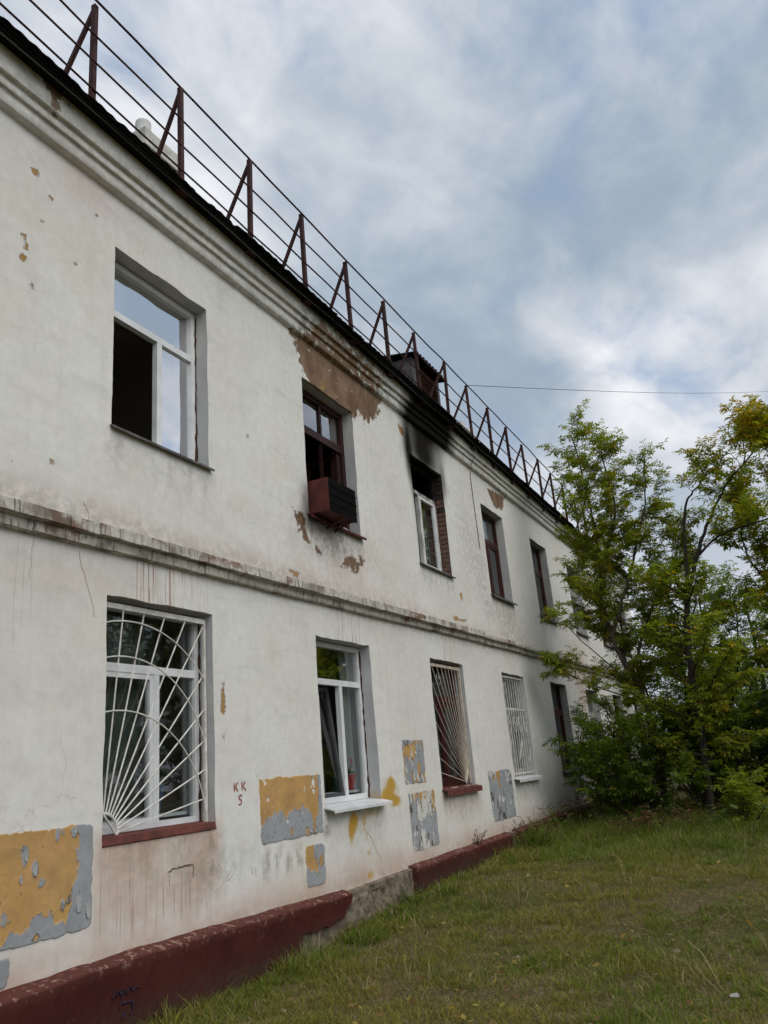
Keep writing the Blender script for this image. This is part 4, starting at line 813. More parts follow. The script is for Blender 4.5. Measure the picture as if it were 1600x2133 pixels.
# ------------------------------------------------------------------ patches of peeling paint
GREY, OCH, WHT, DRK = np.array([.30, .315, .335]), np.array([.46, .28, .095]), np.array([.60, .59, .55]), np.array([.07, .055, .045])
def paint_patch(x0, x1, z0, z1, res, layer, label, rx=0.04, flakes=(), off=0.003, edge=0.026):
    nx, nz = int((x1 - x0) / res) + 1, int((z1 - z0) / res) + 1; X, Z = np.meshgrid(np.linspace(x0, x1, nx), np.linspace(z0, z1, nz), indexing='ij')
    q = np.maximum(np.abs(X - (x0 + x1) / 2) - (x1 - x0) / 2 + rx + edge, 0); r = np.maximum(np.abs(Z - (z0 + z1) / 2) - (z1 - z0) / 2 + rx + edge, 0)
    d = rx - np.hypot(q, r) + (fbm(X * 14, Z * 14, 12, 4) - .5) * edge * 1.1 + (fbm(X * 4, Z * 4, 13, 3) - .5) * edge * .9
    och, wht, drk = layer(X, Z)                                              # fields: > 0 inside
    mo, mw = sstep(-.004, .006, och), sstep(-.004, .006, wht)
    c = GREY[None, None] * (0.82 + .36 * fbm(X * 6, Z * 6, 33, 4))[..., None]
    oc = OCH[None, None] * (0.75 + .5 * fbm(X * 5, Z * 7, 34, 5))[..., None] * np.stack([np.ones_like(X), 1.02 - .10 * fbm(X * 3, Z * 3, 35), .9 + .3 * fbm(X * 4, Z * 4, 36)], -1)
    c = c + (oc - c) * mo[..., None]; c = c + (WHT * (0.85 + .25 * fbm(X * 9, Z * 9, 37))[..., None] - c) * mw[..., None]
    ed = np.maximum(np.exp(-(och / .0045) ** 2) * sstep(.45, .62, fbm(X * 12, Z * 12, 38)), np.exp(-(wht / .005) ** 2) * .45 * sstep(.4, .6, fbm(X * 10, Z * 10, 39)))
    ed = np.maximum(ed, sstep(0, .01, drk)); c = c + (DRK - c) * (ed * .9)[..., None]
    y = wy(X, Z) - off - .003 * (1 - mo) * (1 - mw) - (fbm(X * 40, Z * 40, 44, 2) - .5) * .002 - 0.002 * np.exp(-(och / .01) ** 2) * (1 - mo)
    y = np.where(d < 0.004, wy(X, Z) + .006, y)
    keep = (d > -.012); k = keep[:-1, :-1] & keep[1:, :-1] & keep[1:, 1:] & keep[:-1, 1:]
    i = np.arange(nx * nz).reshape(nx, nz); F = np.stack([i[:-1, :-1], i[1:, :-1], i[1:, 1:], i[:-1, 1:]], -1)[k].reshape(-1, 4)
    P = mesh_np('paint_patch', np.stack([X, y, Z], -1).reshape(-1, 3), F, M['patch'], B, False, {'col': c.reshape(-1, 3)}); P['label'] = label
    if flakes:
        mb = MB()
        for (fx, fz, w, h, curl) in flakes:
            n = 6; V = []; y0 = float(wy(fx, fz)) - off - .004
            for a in range(n + 1):
                t = a / n; an = curl * t * 1.8; ww = w * (1 - .55 * t ** 2) * random.uniform(.85, 1.1)
                V += [(fx - ww / 2, y0 - .016 * curl * t ** 2 * h / .08, fz - h * t * (1 - .25 * t * curl)), (fx + ww / 2 + random.uniform(-.003, .003), y0 - .013 * curl * t ** 2 * h / .08, fz - h * t * (1 - .25 * t * curl) + random.uniform(-.004, .004))]
            V += [(v[0], v[1] + .0015, v[2] + .0005) for v in V]; m = 2 * (n + 1); F = []
            for a in range(n): b = 2 * a; F += [(b, b + 2, b + 3, b + 1), (b + m, b + 1 + m, b + 3 + m, b + 2 + m), (b, b + m, b + 2 + m, b + 2), (b + 1, b + 3, b + 3 + m, b + 1 + m)]
            F += [(0, 1, 1 + m, m), (2 * n, 2 * n + m, 2 * n + 1 + m, 2 * n + 1)]; mb.add(V, F)
        mb.build('paint_flakes', M['flake'], P)['kind'] = 'stuff'
    return P
def un(x, y, sd, o=5): return (fbm(x, y, sd, o, .6) - .5) / .13
def L_p1(X, Z):
    n1 = un(X * 9, Z * 9, 101); n2 = un(X * 11, Z * 5, 102); n3 = un(X * 26, Z * 16, 103)
    och = np.minimum(4.20 - X + n1 * .022 + n3 * .006 - .07 * sstep(1.15, .92, Z), Z - .86 + n2 * .030 + n3 * .008 + .05 * np.sin(X * 17) + .14 * sstep(3.72, 3.64, X))
    hole = np.full(X.shape, -1.0)
    for (hx, hz, r, ax) in ((3.78, 1.27, .055, 1.9), (3.86, 1.19, .045, 1.9), (3.76, 1.14, .035, 1.7), (4.03, 1.36, .045, 2.4), (4.10, .95, .028, 1.4), (4.08, 1.38, .02, 2.5), (3.66, .95, .05, 1.5), (3.93, 1.1, .014, 1.0), (4.17, 1.38, .035, 1.4)): hole = np.maximum(hole, r - np.hypot((X - hx) * ax, Z - hz) + n1 * .014 + n3 * .006)
    och = np.minimum(och, -hole); och = np.maximum(och, .025 - np.hypot((X - 3.90) * .8, (Z - .80)) + n1 * .016)
    return och, np.full(X.shape, -.1), np.maximum(.020 - np.hypot((X - 3.62) * .9, (Z - 1.02) * .6) + n1 * .02, .012 * (n3 - 2.0))
def L_grey(X, Z): return np.full(X.shape, -.1), np.full(X.shape, -.1), np.full(X.shape, -.1)
def L_p2(X, Z):
    n1 = un(X * 10, Z * 4, 111); n2 = un(X * 22, Z * 9, 112); n3 = un(X * 34, Z * 20, 113)
    och = np.minimum(Z - 1.26 + n1 * .040 + n2 * .012 - .06 * sstep(6.75, 7.0, X) * sstep(7.2, 7.0, X), 7.29 - X + n2 * .012)
    och = np.maximum(och, np.minimum(.028 - np.abs(X - 7.19 + n1 * .012) + n2 * .012, Z - 1.06)); och = np.maximum(och, .022 - np.hypot((X - 6.78) * 1.2, (Z - 1.12) * .7) + n2 * .012); och = np.maximum(och, .022 - np.hypot(X - 7.06, (Z - 1.09) * .9) + n2 * .012)
    drk = np.maximum(.014 * (n3 - 1.75 - 1.6 * sstep(1.30, 1.40, Z)), .010 - np.hypot(X - 6.49, Z - 1.14) + n2 * .008)
    return och, .012 * (n2 - 2.1), drk
def L_p2b(X, Z):
    n1 = un(X * 10, Z * 8, 121); n2 = un(X * 24, Z * 14, 122); och = np.minimum(Z - .74 + n1 * .035 + n2 * .01 + (X - 7.15) * .25, 7.20 - X + n1 * .035 + n2 * .01 + (.84 - Z) * .15); och = np.maximum(och, .04 - np.hypot(X - 7.28, (Z - .79) * .8) + n1 * .016 + n2 * .006)
    return och, np.full(X.shape, -.1), np.maximum(.012 - np.hypot(X - 7.05, Z - .905) + n2 * .006, .010 * (n2 - 2.0))
def L_p3(X, Z):
    n1 = un(X * 9, Z * 5, 131); n2 = un(X * 22, Z * 10, 132); n3 = un(X * 13, Z * 6, 133)
    return .035 * (n1 + .55 * (np.abs(X - 9.85 + .02 * n3) < .10) - .3), .03 * (n3 - 1.05 + .5 * (Z < 1.5)), .018 * (n2 - 1.0)
def L_p4(X, Z):
    n1 = un(X * 6, Z * 4, 141); n2 = un(X * 20, Z * 9, 142); n3 = un(X * 11, Z * 4.5, 143); band = sstep(1.02, .95, Z) * sstep(.80, .88, Z)
    och = .04 * (n1 - .2 + 1.3 * sstep(9.68, 9.85, X) * sstep(.92, 1.0, Z) * sstep(1.24, 1.15, Z) + .5 * sstep(1.15, 1.25, Z) - 1.6 * sstep(1.0, .9, Z))
    wht = .03 * (n3 - .1 - 1.3 * band - .8 * sstep(10.0, 10.12, X) * sstep(1.0, .9, Z) + 1.6 * (np.hypot(X - 9.98, (Z - 1.24)) < .075))
    return och, wht, .018 * (n2 - 1.05)
def L_p5(X, Z):
    n1 = un(X * 4, Z * 3, 151); n2 = un(X * 14, Z * 9, 152); n3 = un(X * 10, Z * 7, 153)
    return .04 * (n1 - 1.6 + 2.2 * np.exp(-((X - 12.62) / .16) ** 2 - ((Z - .93) / .09) ** 2) + 1.6 * np.exp(-((X - 12.8) / .2) ** 2 - ((Z - 1.40) / .08) ** 2)), .03 * (n3 - 1.15), .018 * (n2 - .95)
fl1 = [(3.79, 1.29, .025, .06, .7), (3.86, 1.21, .03, .07, .6), (3.76, 1.15, .022, .04, .8), (4.10, .975, .02, .035, 1.0), (4.23, .98, .06, .11, .35), (4.31, .92, .045, .10, .5), (4.18, 1.40, .03, .04, .6)]
fl2 = [(random.uniform(6.5, 7.25), random.uniform(1.08, 1.33), random.uniform(.015, .04), random.uniform(.02, .045), random.uniform(.6, 1.3)) for k in range(9)] + [(7.2, 1.61, .03, .04, .6), (7.31, 1.26, .025, .04, .8)]
fl3 = [(random.uniform(9.36, 9.93), random.uniform(1.45, 1.94), random.uniform(.015, .035), random.uniform(.02, .04), random.uniform(.4, .9)) for k in range(10)]
fl4 = [(random.uniform(9.42, 10.15), random.uniform(.7, 1.3), random.uniform(.015, .035), random.uniform(.02, .04), random.uniform(.4, .9)) for k in range(10)]
paint_patch(3.28, 4.37, .74, 1.45, .0065, L_p1, 'large ochre square with grey paint peeling at its right edge', .05, fl1)
paint_patch(3.28, 3.745, .54, .755, .009, L_grey, 'small plain grey square', .03, off=.0025)
paint_patch(6.27, 7.39, 1.03, 1.645, .008, L_p2, 'ochre and grey patch left of the white tin sill', .015, fl2)
paint_patch(6.98, 7.39, .56, .99, .007, L_p2b, 'small rounded ochre and grey patch', .06)
paint_patch(9.31, 9.99, 1.38, 1.97, .009, L_p3, 'flaking ochre and grey patch', .015, fl3)
paint_patch(9.36, 10.22, .60, 1.33, .009, L_p4, 'grey patch peeling to white and ochre', .03, fl4)
paint_patch(12.28, 13.44, .67, 1.47, .014, L_p5, 'long grey flaking patch', .015)

# ------------------------------------------------------------------ marks on the wall
def wmark(name, strokes, w, mat, y=wy, t=0.003, parent=None):
    for s in strokes: ribbon(name, s, w, mat, parent or WALL, y, t)
for k, (cx, cz) in enumerate(((5.952, 1.565), (6.062, 1.567))):
    wmark('graffiti_stroke', [[(cx - .022, cz + .036), (cx - .022, cz), (cx - .021, cz - .036)], [(cx + .026, cz + .035), (cx - .008, cz + .002), (cx - .018, cz)], [(cx - .012, cz + .002), (cx + .012, cz - .018), (cx + .03, cz - .036)]], .015, M['graffiti_red'])
wmark('graffiti_stroke', [[(6.035, 1.487), (6.01, 1.494), (5.992, 1.482), (5.995, 1.466), (6.018, 1.456), (6.028, 1.44), (6.018, 1.422), (5.996, 1.416), (5.982, 1.424)]], .015, M['graffiti_red'])
PL = -0.135
wmark('graffiti_stroke', [[(4.42, .335), (4.445, .365), (4.452, .335), (4.458, .368)], [(4.475, .365), (4.49, .34), (4.505, .362), (4.505, .325)], [(4.53, .362), (4.535, .332), (4.56, .355), (4.565, .325)], [(4.585, .365), (4.60, .335), (4.63, .352), (4.67, .345)], [(4.48, .262), (4.492, .29), (4.60, .278), (4.606, .215), (4.575, .205)], [(4.515, .105), (4.53, .15), (4.585, .150), (4.61, .115)], [(4.53, .23), (4.51, .20)]], .009, M['graffiti_blue'], PL)
wmark('graffiti_stroke', [[(5.66, .96), (5.70, .985), (5.735, .93), (5.70, .86), (5.67, .83)], [(5.78, .85), (5.84, .90), (5.89, .965), (5.92, .93), (5.87, .86), (5.80, .84)], [(6.15, .90), (6.16, .84)], [(6.2, .89), (6.205, .82)]], .007, M['graffiti_grey'])
def crack_shade(pts, w, dark=False):
    P = []
    for (a, b), (c, d) in zip(pts[:-1], pts[1:]):
        for k in range(4): t = k / 4; P.append((a + (c - a) * t + random.uniform(-.008, .008), b + (d - b) * t + random.uniform(-.005, .005)))
    P.append(pts[-1]); ribbon('crack', P, w, M['crack_dark' if dark else 'crack'], WALL, wy, .0025, True)
crack_shade([(4.137, 3.33), (4.163, 3.21), (4.249, 3.02), (4.29, 2.90), (4.30, 2.85)], .006); crack_shade([(4.15, 3.72), (4.206, 3.65), (4.223, 3.58)], .006); crack_shade([(8.232, 1.01), (8.378, .876), (8.566, .632)], .007)
crack_shade([(5.10, 1.0), (5.14, 1.015), (5.26, 1.02), (5.39, 1.015)], .012, True); crack_shade([(5.385, 1.02), (5.388, .965), (5.385, .92)], .008, True); crack_shade([(5.115, .985), (5.112, .95), (5.115, .90)], .004)  # vent recess outline: its gap shadow is drawn as dark strokes
crack_shade([(11.05, .92), (11.12, .86)], .012); crack_shade([(3.72, 3.32), (3.715, 3.2), (3.71, 3.05)], .003); crack_shade([(5.06, 3.30), (5.06, 3.06)], .005)
def broken_sill_hole():
    V = []; n = 16
    P = [(7.70, 1.262), (7.74, 1.22), (7.82, 1.205), (7.9, 1.22), (8.0, 1.225), (8.12, 1.245), (8.3, 1.255), (8.45, 1.262)]
    ring = [(x, float(wy(x, z)) - .006, z) for x, z in P] + [(8.45, -.004, 1.285), (7.70, -.004, 1.285)]
    V = ring + [(x, y + .02, z) for x, y, z in ring]; m = len(ring); F = [tuple(range(m))] + [(i, i + m, (i + 1) % m + m, (i + 1) % m) for i in range(m)]
    mesh_np('crumbled_plaster', V, F, M['concrete'], WALL)
broken_sill_hole()

# ------------------------------------------------------------------ cables
def cable(name, P, r, mat, label, cat='cable'):
    mb = MB(); mb.tube(P, r, 5); o = mb.build(name, mat); tag(o, label, cat); return o
a, b = Vector((13.06, -.2, 8.33)), Vector((36.4, -6.15, 15.9))
cable('overhead_cable', [a + (b - a) * (k / 40) - Vector((0, 0, 0.12 * math.sin(math.pi * k / 40))) for k in range(41)], .0065, M['cable_grey'], 'thin dark cable crossing the sky from the roof railing')
cable('eave_cable', [(x, -.245 + .006 * math.sin(x * 3), 7.085 + .012 * math.sin(x * 1.7)) for x in np.arange(-2.5, 24, .25)], .007, M['cable_grey'], 'grey cable running along under the dark roof eave')
cable('wall_cable', [(13.05, -.30, 7.12), (13.08, -.16, 7.0), (13.12, -.15, 6.9), (13.16, -.07, 6.8), (13.17, -.015, 6.6), (13.18, -.012, 6.2), (13.20, -.012, 5.7), (13.22, -.012, 5.2)], .006, M['cable'], 'thin cable hanging down the upper wall beside the burnt window')
P = []
for k in range(60): t = k / 59; P.append((6.35 + .95 * t + .10 * math.cos(t * 16), .35 + .1 * math.sin(t * 11), 7.92 - .15 * t + .075 * math.sin(t * 16 + 1)))
cable('wire_coil', P, .006, M['cable'], 'loose loops of thin wire lying on the roof edge behind railing', 'wire')

# ------------------------------------------------------------------ vegetation
def smooth_line(P, n):
    P = [Vector(p) for p in P]; out = []; m = len(P) - 1
    for k in range(n + 1):
        t = k / n * m; i = min(int(t), m - 1); u = t - i; p0, p1, p2, p3 = P[max(i - 1, 0)], P[i], P[i + 1], P[min(i + 2, m)]
        out.append(0.5 * ((2 * p1) + (p2 - p0) * u + (2 * p0 - 5 * p1 + 4 * p2 - p3) * u * u + (3 * p1 - p0 - 3 * p2 + p3) * u ** 3))
    return out
def leaf_mesh(name, pos, dirs, size, cols, mat, parent, rng, nl=5, wid=0.40, droop=0.55):
    """compound (ash-leaved maple) leaves: nl leaflets on a drooping stalk"""
    pos = np.asarray(pos); d = np.asarray(dirs, float); n = len(pos); size = np.asarray(size); d[:, 2] -= droop * rng.uniform(.3, 1.2, n); d /= np.linalg.norm(d, axis=1, keepdims=True) + 1e-9
    up = np.tile([0, 0, 1.0], (n, 1)) + rng.normal(0, .35, (n, 3)); s = np.cross(d, up); s /= np.linalg.norm(s, axis=1, keepdims=True) + 1e-9; u = np.cross(s, d)
    Vs = []; Cs = []; slots = {5: [(.25, -1, .85), (.25, 1, .85), (.60, -1, .9), (.60, 1, .9), (.72, 0, 1.1)], 3: [(.35, -1, .9), (.35, 1, .9), (.55, 0, 1.15)], 1: [(0, 0, 1.6)]}[nl]
    for (t, sd, L) in slots:
        base = pos + d * (size * t * 1.6)[:, None]; ld = d * (0.55 if sd else 1.0) + s * sd * 0.9 + rng.normal(0, .18, (n, 3)); ld[:, 2] -= .25 * rng.uniform(0, 1, n); ld /= np.linalg.norm(ld, axis=1, keepdims=True)
        ls = np.cross(ld, u); ls /= np.linalg.norm(ls, axis=1, keepdims=True) + 1e-9; lu = np.cross(ls, ld); ln = (size * L)[:, None]; w = ln * wid * .5
        mid = base + ld * ln * .42
        Vs.append(np.stack([base, mid + ls * w + lu * w * .35, base + ld * ln - lu * ln * .10, mid - ls * w + lu * w * .35], 1)); Cs.append(np.repeat((cols * rng.uniform(.82, 1.18, (n, 1)))[:, None, :], 4, 1))
    V = np.concatenate(Vs).reshape(-1, 3); C = np.concatenate(Cs).reshape(-1, 3); m = len(V) // 4; b = np.arange(m)[:, None] * 4
    F = np.concatenate([b + np.array([[0, 1, 2]]), b + np.array([[0, 2, 3]])]); return mesh_np(name, V, F, mat, parent, False, {'col': C})
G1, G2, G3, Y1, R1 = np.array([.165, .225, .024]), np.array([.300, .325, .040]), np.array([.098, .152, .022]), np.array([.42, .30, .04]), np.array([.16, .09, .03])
def tree(name, label, base, stems, seed, bl=1.1, step=.20, twig=.34, lsize=.075, t0=.25, palette=(G1, G2, .08, Y1), up=.55, lean=(0, 0, 0), group=None, leaf_step=.030, bark='bark', shape=None, nl=5, droop=.55, cat='tree', keep=None, yellow_at=None, part='crown'):
    rng = np.random.default_rng(seed); R = random.Random(seed); T = empty(name, base, label, cat, group); wood = MB(); LP, LD, LS, LC = [], [], [], []
    ga, gb, yf, yc = palette
    def leafrun(P, a=0.0, lf=1.0):
        tot = sum((P[i + 1] - P[i]).length for i in range(len(P) - 1)); n = max(1, int(tot / (leaf_step * lf)))
        for k in range(n):
            t = a + (1 - a) * (k + R.random()) / n; f = min(t, .999) * (len(P) - 1); i = int(f); p = P[i].lerp(P[i + 1], f - i); d = (P[i + 1] - P[i]).normalized()
            if keep and not keep(p): continue
            az = R.uniform(0, 6.283); o = Vector((math.cos(az), math.sin(az), R.uniform(-.3, .5)))
            LP.append(p); LD.append(d * .6 + o * .8); LS.append(lsize * R.uniform(.65, 1.2)); y = yf + (yellow_at(p) if yellow_at else 0)
            c = yc * R.uniform(.7, 1.2) if R.random() < y else ga + (gb - ga) * R.random(); LC.append(c)
    for (pts, r0, r1, *opt) in stems:
        o = opt[0] if opt else {}; n = max(8, len(pts) * 4); P = smooth_line(pts, n); P = [p + Vector((R.uniform(-.02, .02), R.uniform(-.02, .02), 0)) * (0 if i == 0 else 1) for i, p in enumerate(P)]
        wood.tube(P, [r0 + (r1 - r0) * (i / n) ** .8 for i in range(n + 1)], 8); Ltot = sum((P[i + 1] - P[i]).length for i in range(n)); st = o.get('t0', t0); k = st * Ltot
        while k < Ltot * .99:
            t = k / Ltot; f = t * n; i = min(int(f), n - 1); p = P[i].lerp(P[i + 1], f - i); d = (P[i + 1] - P[i]).normalized(); az = R.uniform(0, 6.283)
            sh = shape(t) if shape else (.45 + .55 * math.sin(math.pi * min(1, (t - st) / (1 - st) * .85 + .12))); L = o.get('bl', bl) * sh * R.uniform(.55, 1.15)
            bd = (Vector((math.cos(az), math.sin(az), 0)) + Vector((0, 0, up * R.uniform(.3, 1.4))) + d * .35 + Vector(lean)).normalized(); Q = [p]; cur = p.copy(); m = 5
            for q in range(m): bd = (bd + Vector((R.uniform(-.22, .22), R.uniform(-.22, .22), R.uniform(-.12, .20)))).normalized(); cur = cur + bd * (L / m); Q.append(cur.copy())
            rb = max(.006, (r0 + (r1 - r0) * t) * .35); wood.tube(Q, [rb * (1 - .75 * q / m) for q in range(m + 1)], 5, False); leafrun(Q, .45, o.get('lf', 1))
            s = L * .22
            while s < L * .98:
                f = s / L * m; i2 = min(int(f), m - 1); p2 = Q[i2].lerp(Q[i2 + 1], f - i2); d2 = (Q[i2 + 1] - Q[i2]).normalized(); a2 = R.uniform(0, 6.283); td = (d2 * .7 + Vector((math.cos(a2), math.sin(a2), R.uniform(-.2, .6))) * .8).normalized(); tl = twig * R.uniform(.5, 1.15)
                W = [p2, p2 + td * tl * .5 + Vector((0, 0, .02)), p2 + td * tl + Vector((0, 0, -.03))]; wood.tube(W, [rb * .45, rb * .3, .0025], 3, False); leafrun(W, .10, o.get('lf', 1)); s += R.uniform(.07, .13)
            k += step * R.uniform(.6, 1.4)
        leafrun(P[int(n * .8):], 0, o.get('lf', 1))
    wood.build('trunk', M[bark], T, True); leaf_mesh(part, [tuple(p) for p in LP], [tuple(p) for p in LD], LS, np.array([np.array(c) for c in LC]), M['leaf'], T, rng, nl=nl, droop=droop)
    return T
# maple leaning past the building's far windows
front = lambda p: p.y < -.05
def lean_keep(p): return p.y < -.10 and (p.y < -.28 - .25 * float(sstep(6.6, 4.4, p.z)) + .5 * float(sstep(3.9, 3.0, p.z)) or _h(int(p.x * 997), int(p.z * 991), 5) < .10)
tree('maple_tree', 'slender leaning maple nearest the wall, its crown covering the eave', (16.0, -1.96, .36), [
    ([(16.0, -1.96, .30), (16.0, -2.0, 1.55), (16.0, -1.91, 2.52), (16.0, -1.61, 3.37), (16.0, -1.45, 4.35), (16.0, -1.5, 4.94), (16.0, -1.55, 5.94), (16.0, -1.48, 7.01), (16.0, -1.40, 8.0)], .075, .010, {'t0': .22, 'bl': 1.25}),
    ([(16.0, -1.5, 3.6), (16.0, -1.85, 4.38), (16.0, -2.25, 5.29), (16.0, -2.6, 6.22), (16.0, -2.75, 7.1)], .045, .008, {'t0': .1, 'bl': .85, 'lf': 1.2}),
    ([(16.0, -1.4, 4.35), (15.9, -1.75, 5.38), (15.8, -2.05, 6.23), (15.8, -2.0, 7.08), (15.8, -1.96, 7.6)], .04, .007, {'t0': .1, 'bl': .75, 'lf': 1.2}),
    ([(16.0, -1.8, 3.0), (16.0, -2.3, 4.0), (16.0, -2.9, 4.9), (16.0, -3.2, 5.7)], .035, .007, {'t0': .15, 'bl': .9}),
    ([(15.9, -1.9, 2.6), (15.3, -1.25, 3.4), (15.0, -.9, 3.9), (14.7, -.45, 4.1)], .016, .003, {'t0': .55, 'bl': .30, 'lf': 1.3}),
    ([(16.0, -1.9, 2.4), (15.6, -1.3, 2.7), (15.2, -.8, 3.0), (15.0, -.6, 3.3)], .016, .003, {'t0': .3, 'bl': .45})], 11, palette=(G1 * .9, G2 * .95, .08, Y1 * .7), keep=lean_keep, step=.125, lsize=.086, leaf_step=.031, lean=(.1, -.06, 0), bark='bark_light')
tree('maple_tree', 'bushy young maple filling the gap between the leaning and the forked tree', (17.2, -2.6, .36), [
    ([(17.2, -2.6, .30), (17.2, -2.5, 1.8), (17.1, -2.6, 3.4), (17.2, -2.5, 4.9)], .06, .008, {'t0': .12, 'bl': 1.3}), ([(17.2, -2.55, 1.2), (17.1, -1.9, 2.4), (17.0, -1.6, 3.6), (17.0, -1.5, 4.6)], .035, .006, {'t0': .1, 'bl': .9}), ([(17.2, -2.5, 1.0), (17.2, -3.3, 2.2), (17.1, -3.7, 3.4), (17.1, -3.8, 4.4)], .035, .006, {'t0': .1, 'bl': .9})], 29, palette=(G3, G1 * 1.15, .03, Y1 * .8), keep=front, step=.15, lsize=.08)
# straight tree that forks in a V
tree('maple_tree', 'dark trunked maple forking in a V, tallest in the middle of the thicket', (15.2, -2.77, .36), [
    ([(15.2, -2.77, .30), (15.2, -2.85, 1.18), (15.2, -2.89, 1.97), (15.2, -2.93, 2.79), (15.2, -3.0, 3.62), (15.2, -3.16, 4.32)], .075, .05, {'t0': .16, 'bl': 1.55}),
    ([(15.2, -3.14, 4.25), (15.2, -3.34, 5.62), (15.2, -3.53, 5.96), (15.2, -3.76, 6.17), (15.2, -3.9, 6.5)], .030, .008, {'t0': .55, 'bl': .55, 'lf': 1.8}),
    ([(15.2, -3.16, 4.25), (15.2, -3.52, 5.04), (15.2, -3.85, 5.57), (15.2, -4.16, 6.01), (15.2, -4.68, 6.5), (15.1, -4.9, 6.9)], .040, .008, {'t0': .45, 'bl': .75, 'lf': 1.8}),
    ([(15.2, -3.35, 4.75), (15.2, -3.86, 5.1), (15.2, -4.69, 5.24), (15.2, -5.33, 5.37)], .026, .008, {'t0': .3, 'bl': .8, 'lf': 1.5}),
    ([(15.2, -4.5, 6.3), (15.1, -4.62, 6.8), (15.0, -4.63, 7.3)], .014, .004, {'t0': .2, 'bl': .28, 'lf': 1.4})], 23, palette=(G1, G2 * 1.1, .06, Y1), step=.115, bl=1.0, lsize=.098, leaf_step=.033, yellow_at=lambda p: .55 * float(sstep(6.3, 7.2, p.z)) + .12 * float(sstep(4.6, 6.0, p.z)) * float(sstep(-3.8, -4.8, p.y)))
tree('maple_tree', 'yellowing maple reaching in from the right edge', (16.4, -5.6, .36), [
    ([(16.4, -5.6, .30), (16.4, -5.5, 1.8), (16.5, -5.3, 3.4), (16.5, -5.2, 5.0), (16.5, -5.3, 6.6), (16.4, -5.2, 7.3)], .09, .012, {'t0': .15, 'bl': 1.35}),
    ([(16.4, -5.4, 2.6), (16.2, -4.7, 3.8), (16.1, -4.2, 4.9), (16.0, -4.3, 5.9)], .04, .008, {'t0': .1, 'bl': .9}),
    ([(16.4, -5.5, 1.6), (16.2, -4.8, 2.3), (16.0, -4.3, 2.9)], .035, .008, {'t0': .2, 'bl': .9})], 37, palette=(G1, G2 * 1.05, .16, Y1 * .8), step=.115, lsize=.095, leaf_step=.026, yellow_at=lambda p: .3 * float(sstep(5.2, 6.8, p.z)))
def bush(name, label, cx, cy, rad, h, n, seed, pal, lsize=.08, group=None, bl=.55, cat='bush', keep=None, nl=5, leaf_step=.034, step=.17):
    R = random.Random(seed); st = []; z = float(gz(cx, cy)) - .05
    for k in range(n):
        a = R.uniform(0, 6.283); r = rad * math.sqrt(R.random()); ex, ey = cx + math.cos(a) * r, cy + math.sin(a) * r; hh = h * R.uniform(.55, 1.0) * (1 - .35 * r / rad)
        st.append(([(cx + (ex - cx) * .25, cy + (ey - cy) * .25, z), (cx + (ex - cx) * .6, cy + (ey - cy) * .6, z + hh * .4), (ex, ey, z + hh * .75), (ex + R.uniform(-.15, .15), ey + R.uniform(-.15, .15), z + hh)], .022, .004, {'t0': .08, 'bl': bl}))
    return tree(name, label, (cx, cy, z), st, seed, step=step, lsize=lsize, palette=pal, twig=.28, cat=cat, keep=keep, nl=nl, leaf_step=leaf_step, part='foliage', group=group)
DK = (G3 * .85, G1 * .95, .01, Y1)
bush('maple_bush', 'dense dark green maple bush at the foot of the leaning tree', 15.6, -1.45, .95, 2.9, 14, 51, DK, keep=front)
bush('maple_bush', 'leafy maple bush around the forked tree trunk', 15.6, -2.9, .9, 2.3, 11, 52, (G3, G1, .01, Y1))
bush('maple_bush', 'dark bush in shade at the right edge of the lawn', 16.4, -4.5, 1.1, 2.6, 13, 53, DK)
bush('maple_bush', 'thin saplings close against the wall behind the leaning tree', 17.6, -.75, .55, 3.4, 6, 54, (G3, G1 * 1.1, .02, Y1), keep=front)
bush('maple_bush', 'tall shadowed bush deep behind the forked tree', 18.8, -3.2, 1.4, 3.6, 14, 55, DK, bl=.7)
bush('maple_bush', 'low light green bush beneath the forked tree', 14.3, -3.3, .5, 1.0, 8, 56, (G1, G2, .03, Y1), lsize=.07, bl=.35)
bush('maple_bush', 'leafy bush filling the right edge beside the yellowing tree', 17.2, -5.5, 1.1, 4.2, 14, 58, (G3, G2 * .9, .05, Y1), bl=.75)
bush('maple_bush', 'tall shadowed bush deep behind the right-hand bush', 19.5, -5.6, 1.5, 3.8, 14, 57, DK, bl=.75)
# background trees, copies of one far tree
far0 = tree('far_tree', 'broad far tree seen through the gaps beyond the thicket', (26, -6.5, .3), [
    ([(26, -6.5, .2), (26, -6.4, 2.0), (26.1, -6.5, 4.2), (26, -6.4, 6.6)], .16, .02, {'t0': .1, 'bl': 2.6}), ([(26, -6.4, 1.8), (26.3, -5.4, 3.4), (26.2, -4.9, 5.2)], .08, .01, {'t0': .1, 'bl': 1.8}), ([(26, -6.4, 1.6), (25.6, -7.6, 3.2), (25.8, -8.2, 5.0)], .08, .01, {'t0': .1, 'bl': 1.8})],
    71, palette=(G3, G1, .03, Y1), step=.26, twig=.5, lsize=.15, leaf_step=.085, group='far trees beyond the lawn', nl=3)
def copy_thing(root, loc, rot, sc, label):
    r = root.copy(); COL.objects.link(r); r.location = loc; r.rotation_euler = (0, 0, rot); r.scale = (sc, sc, sc); r['label'] = label
    for ch in root.children: c = ch.copy(); COL.objects.link(c); c.parent = r; c.matrix_parent_inverse = ch.matrix_parent_inverse.copy()
    return r
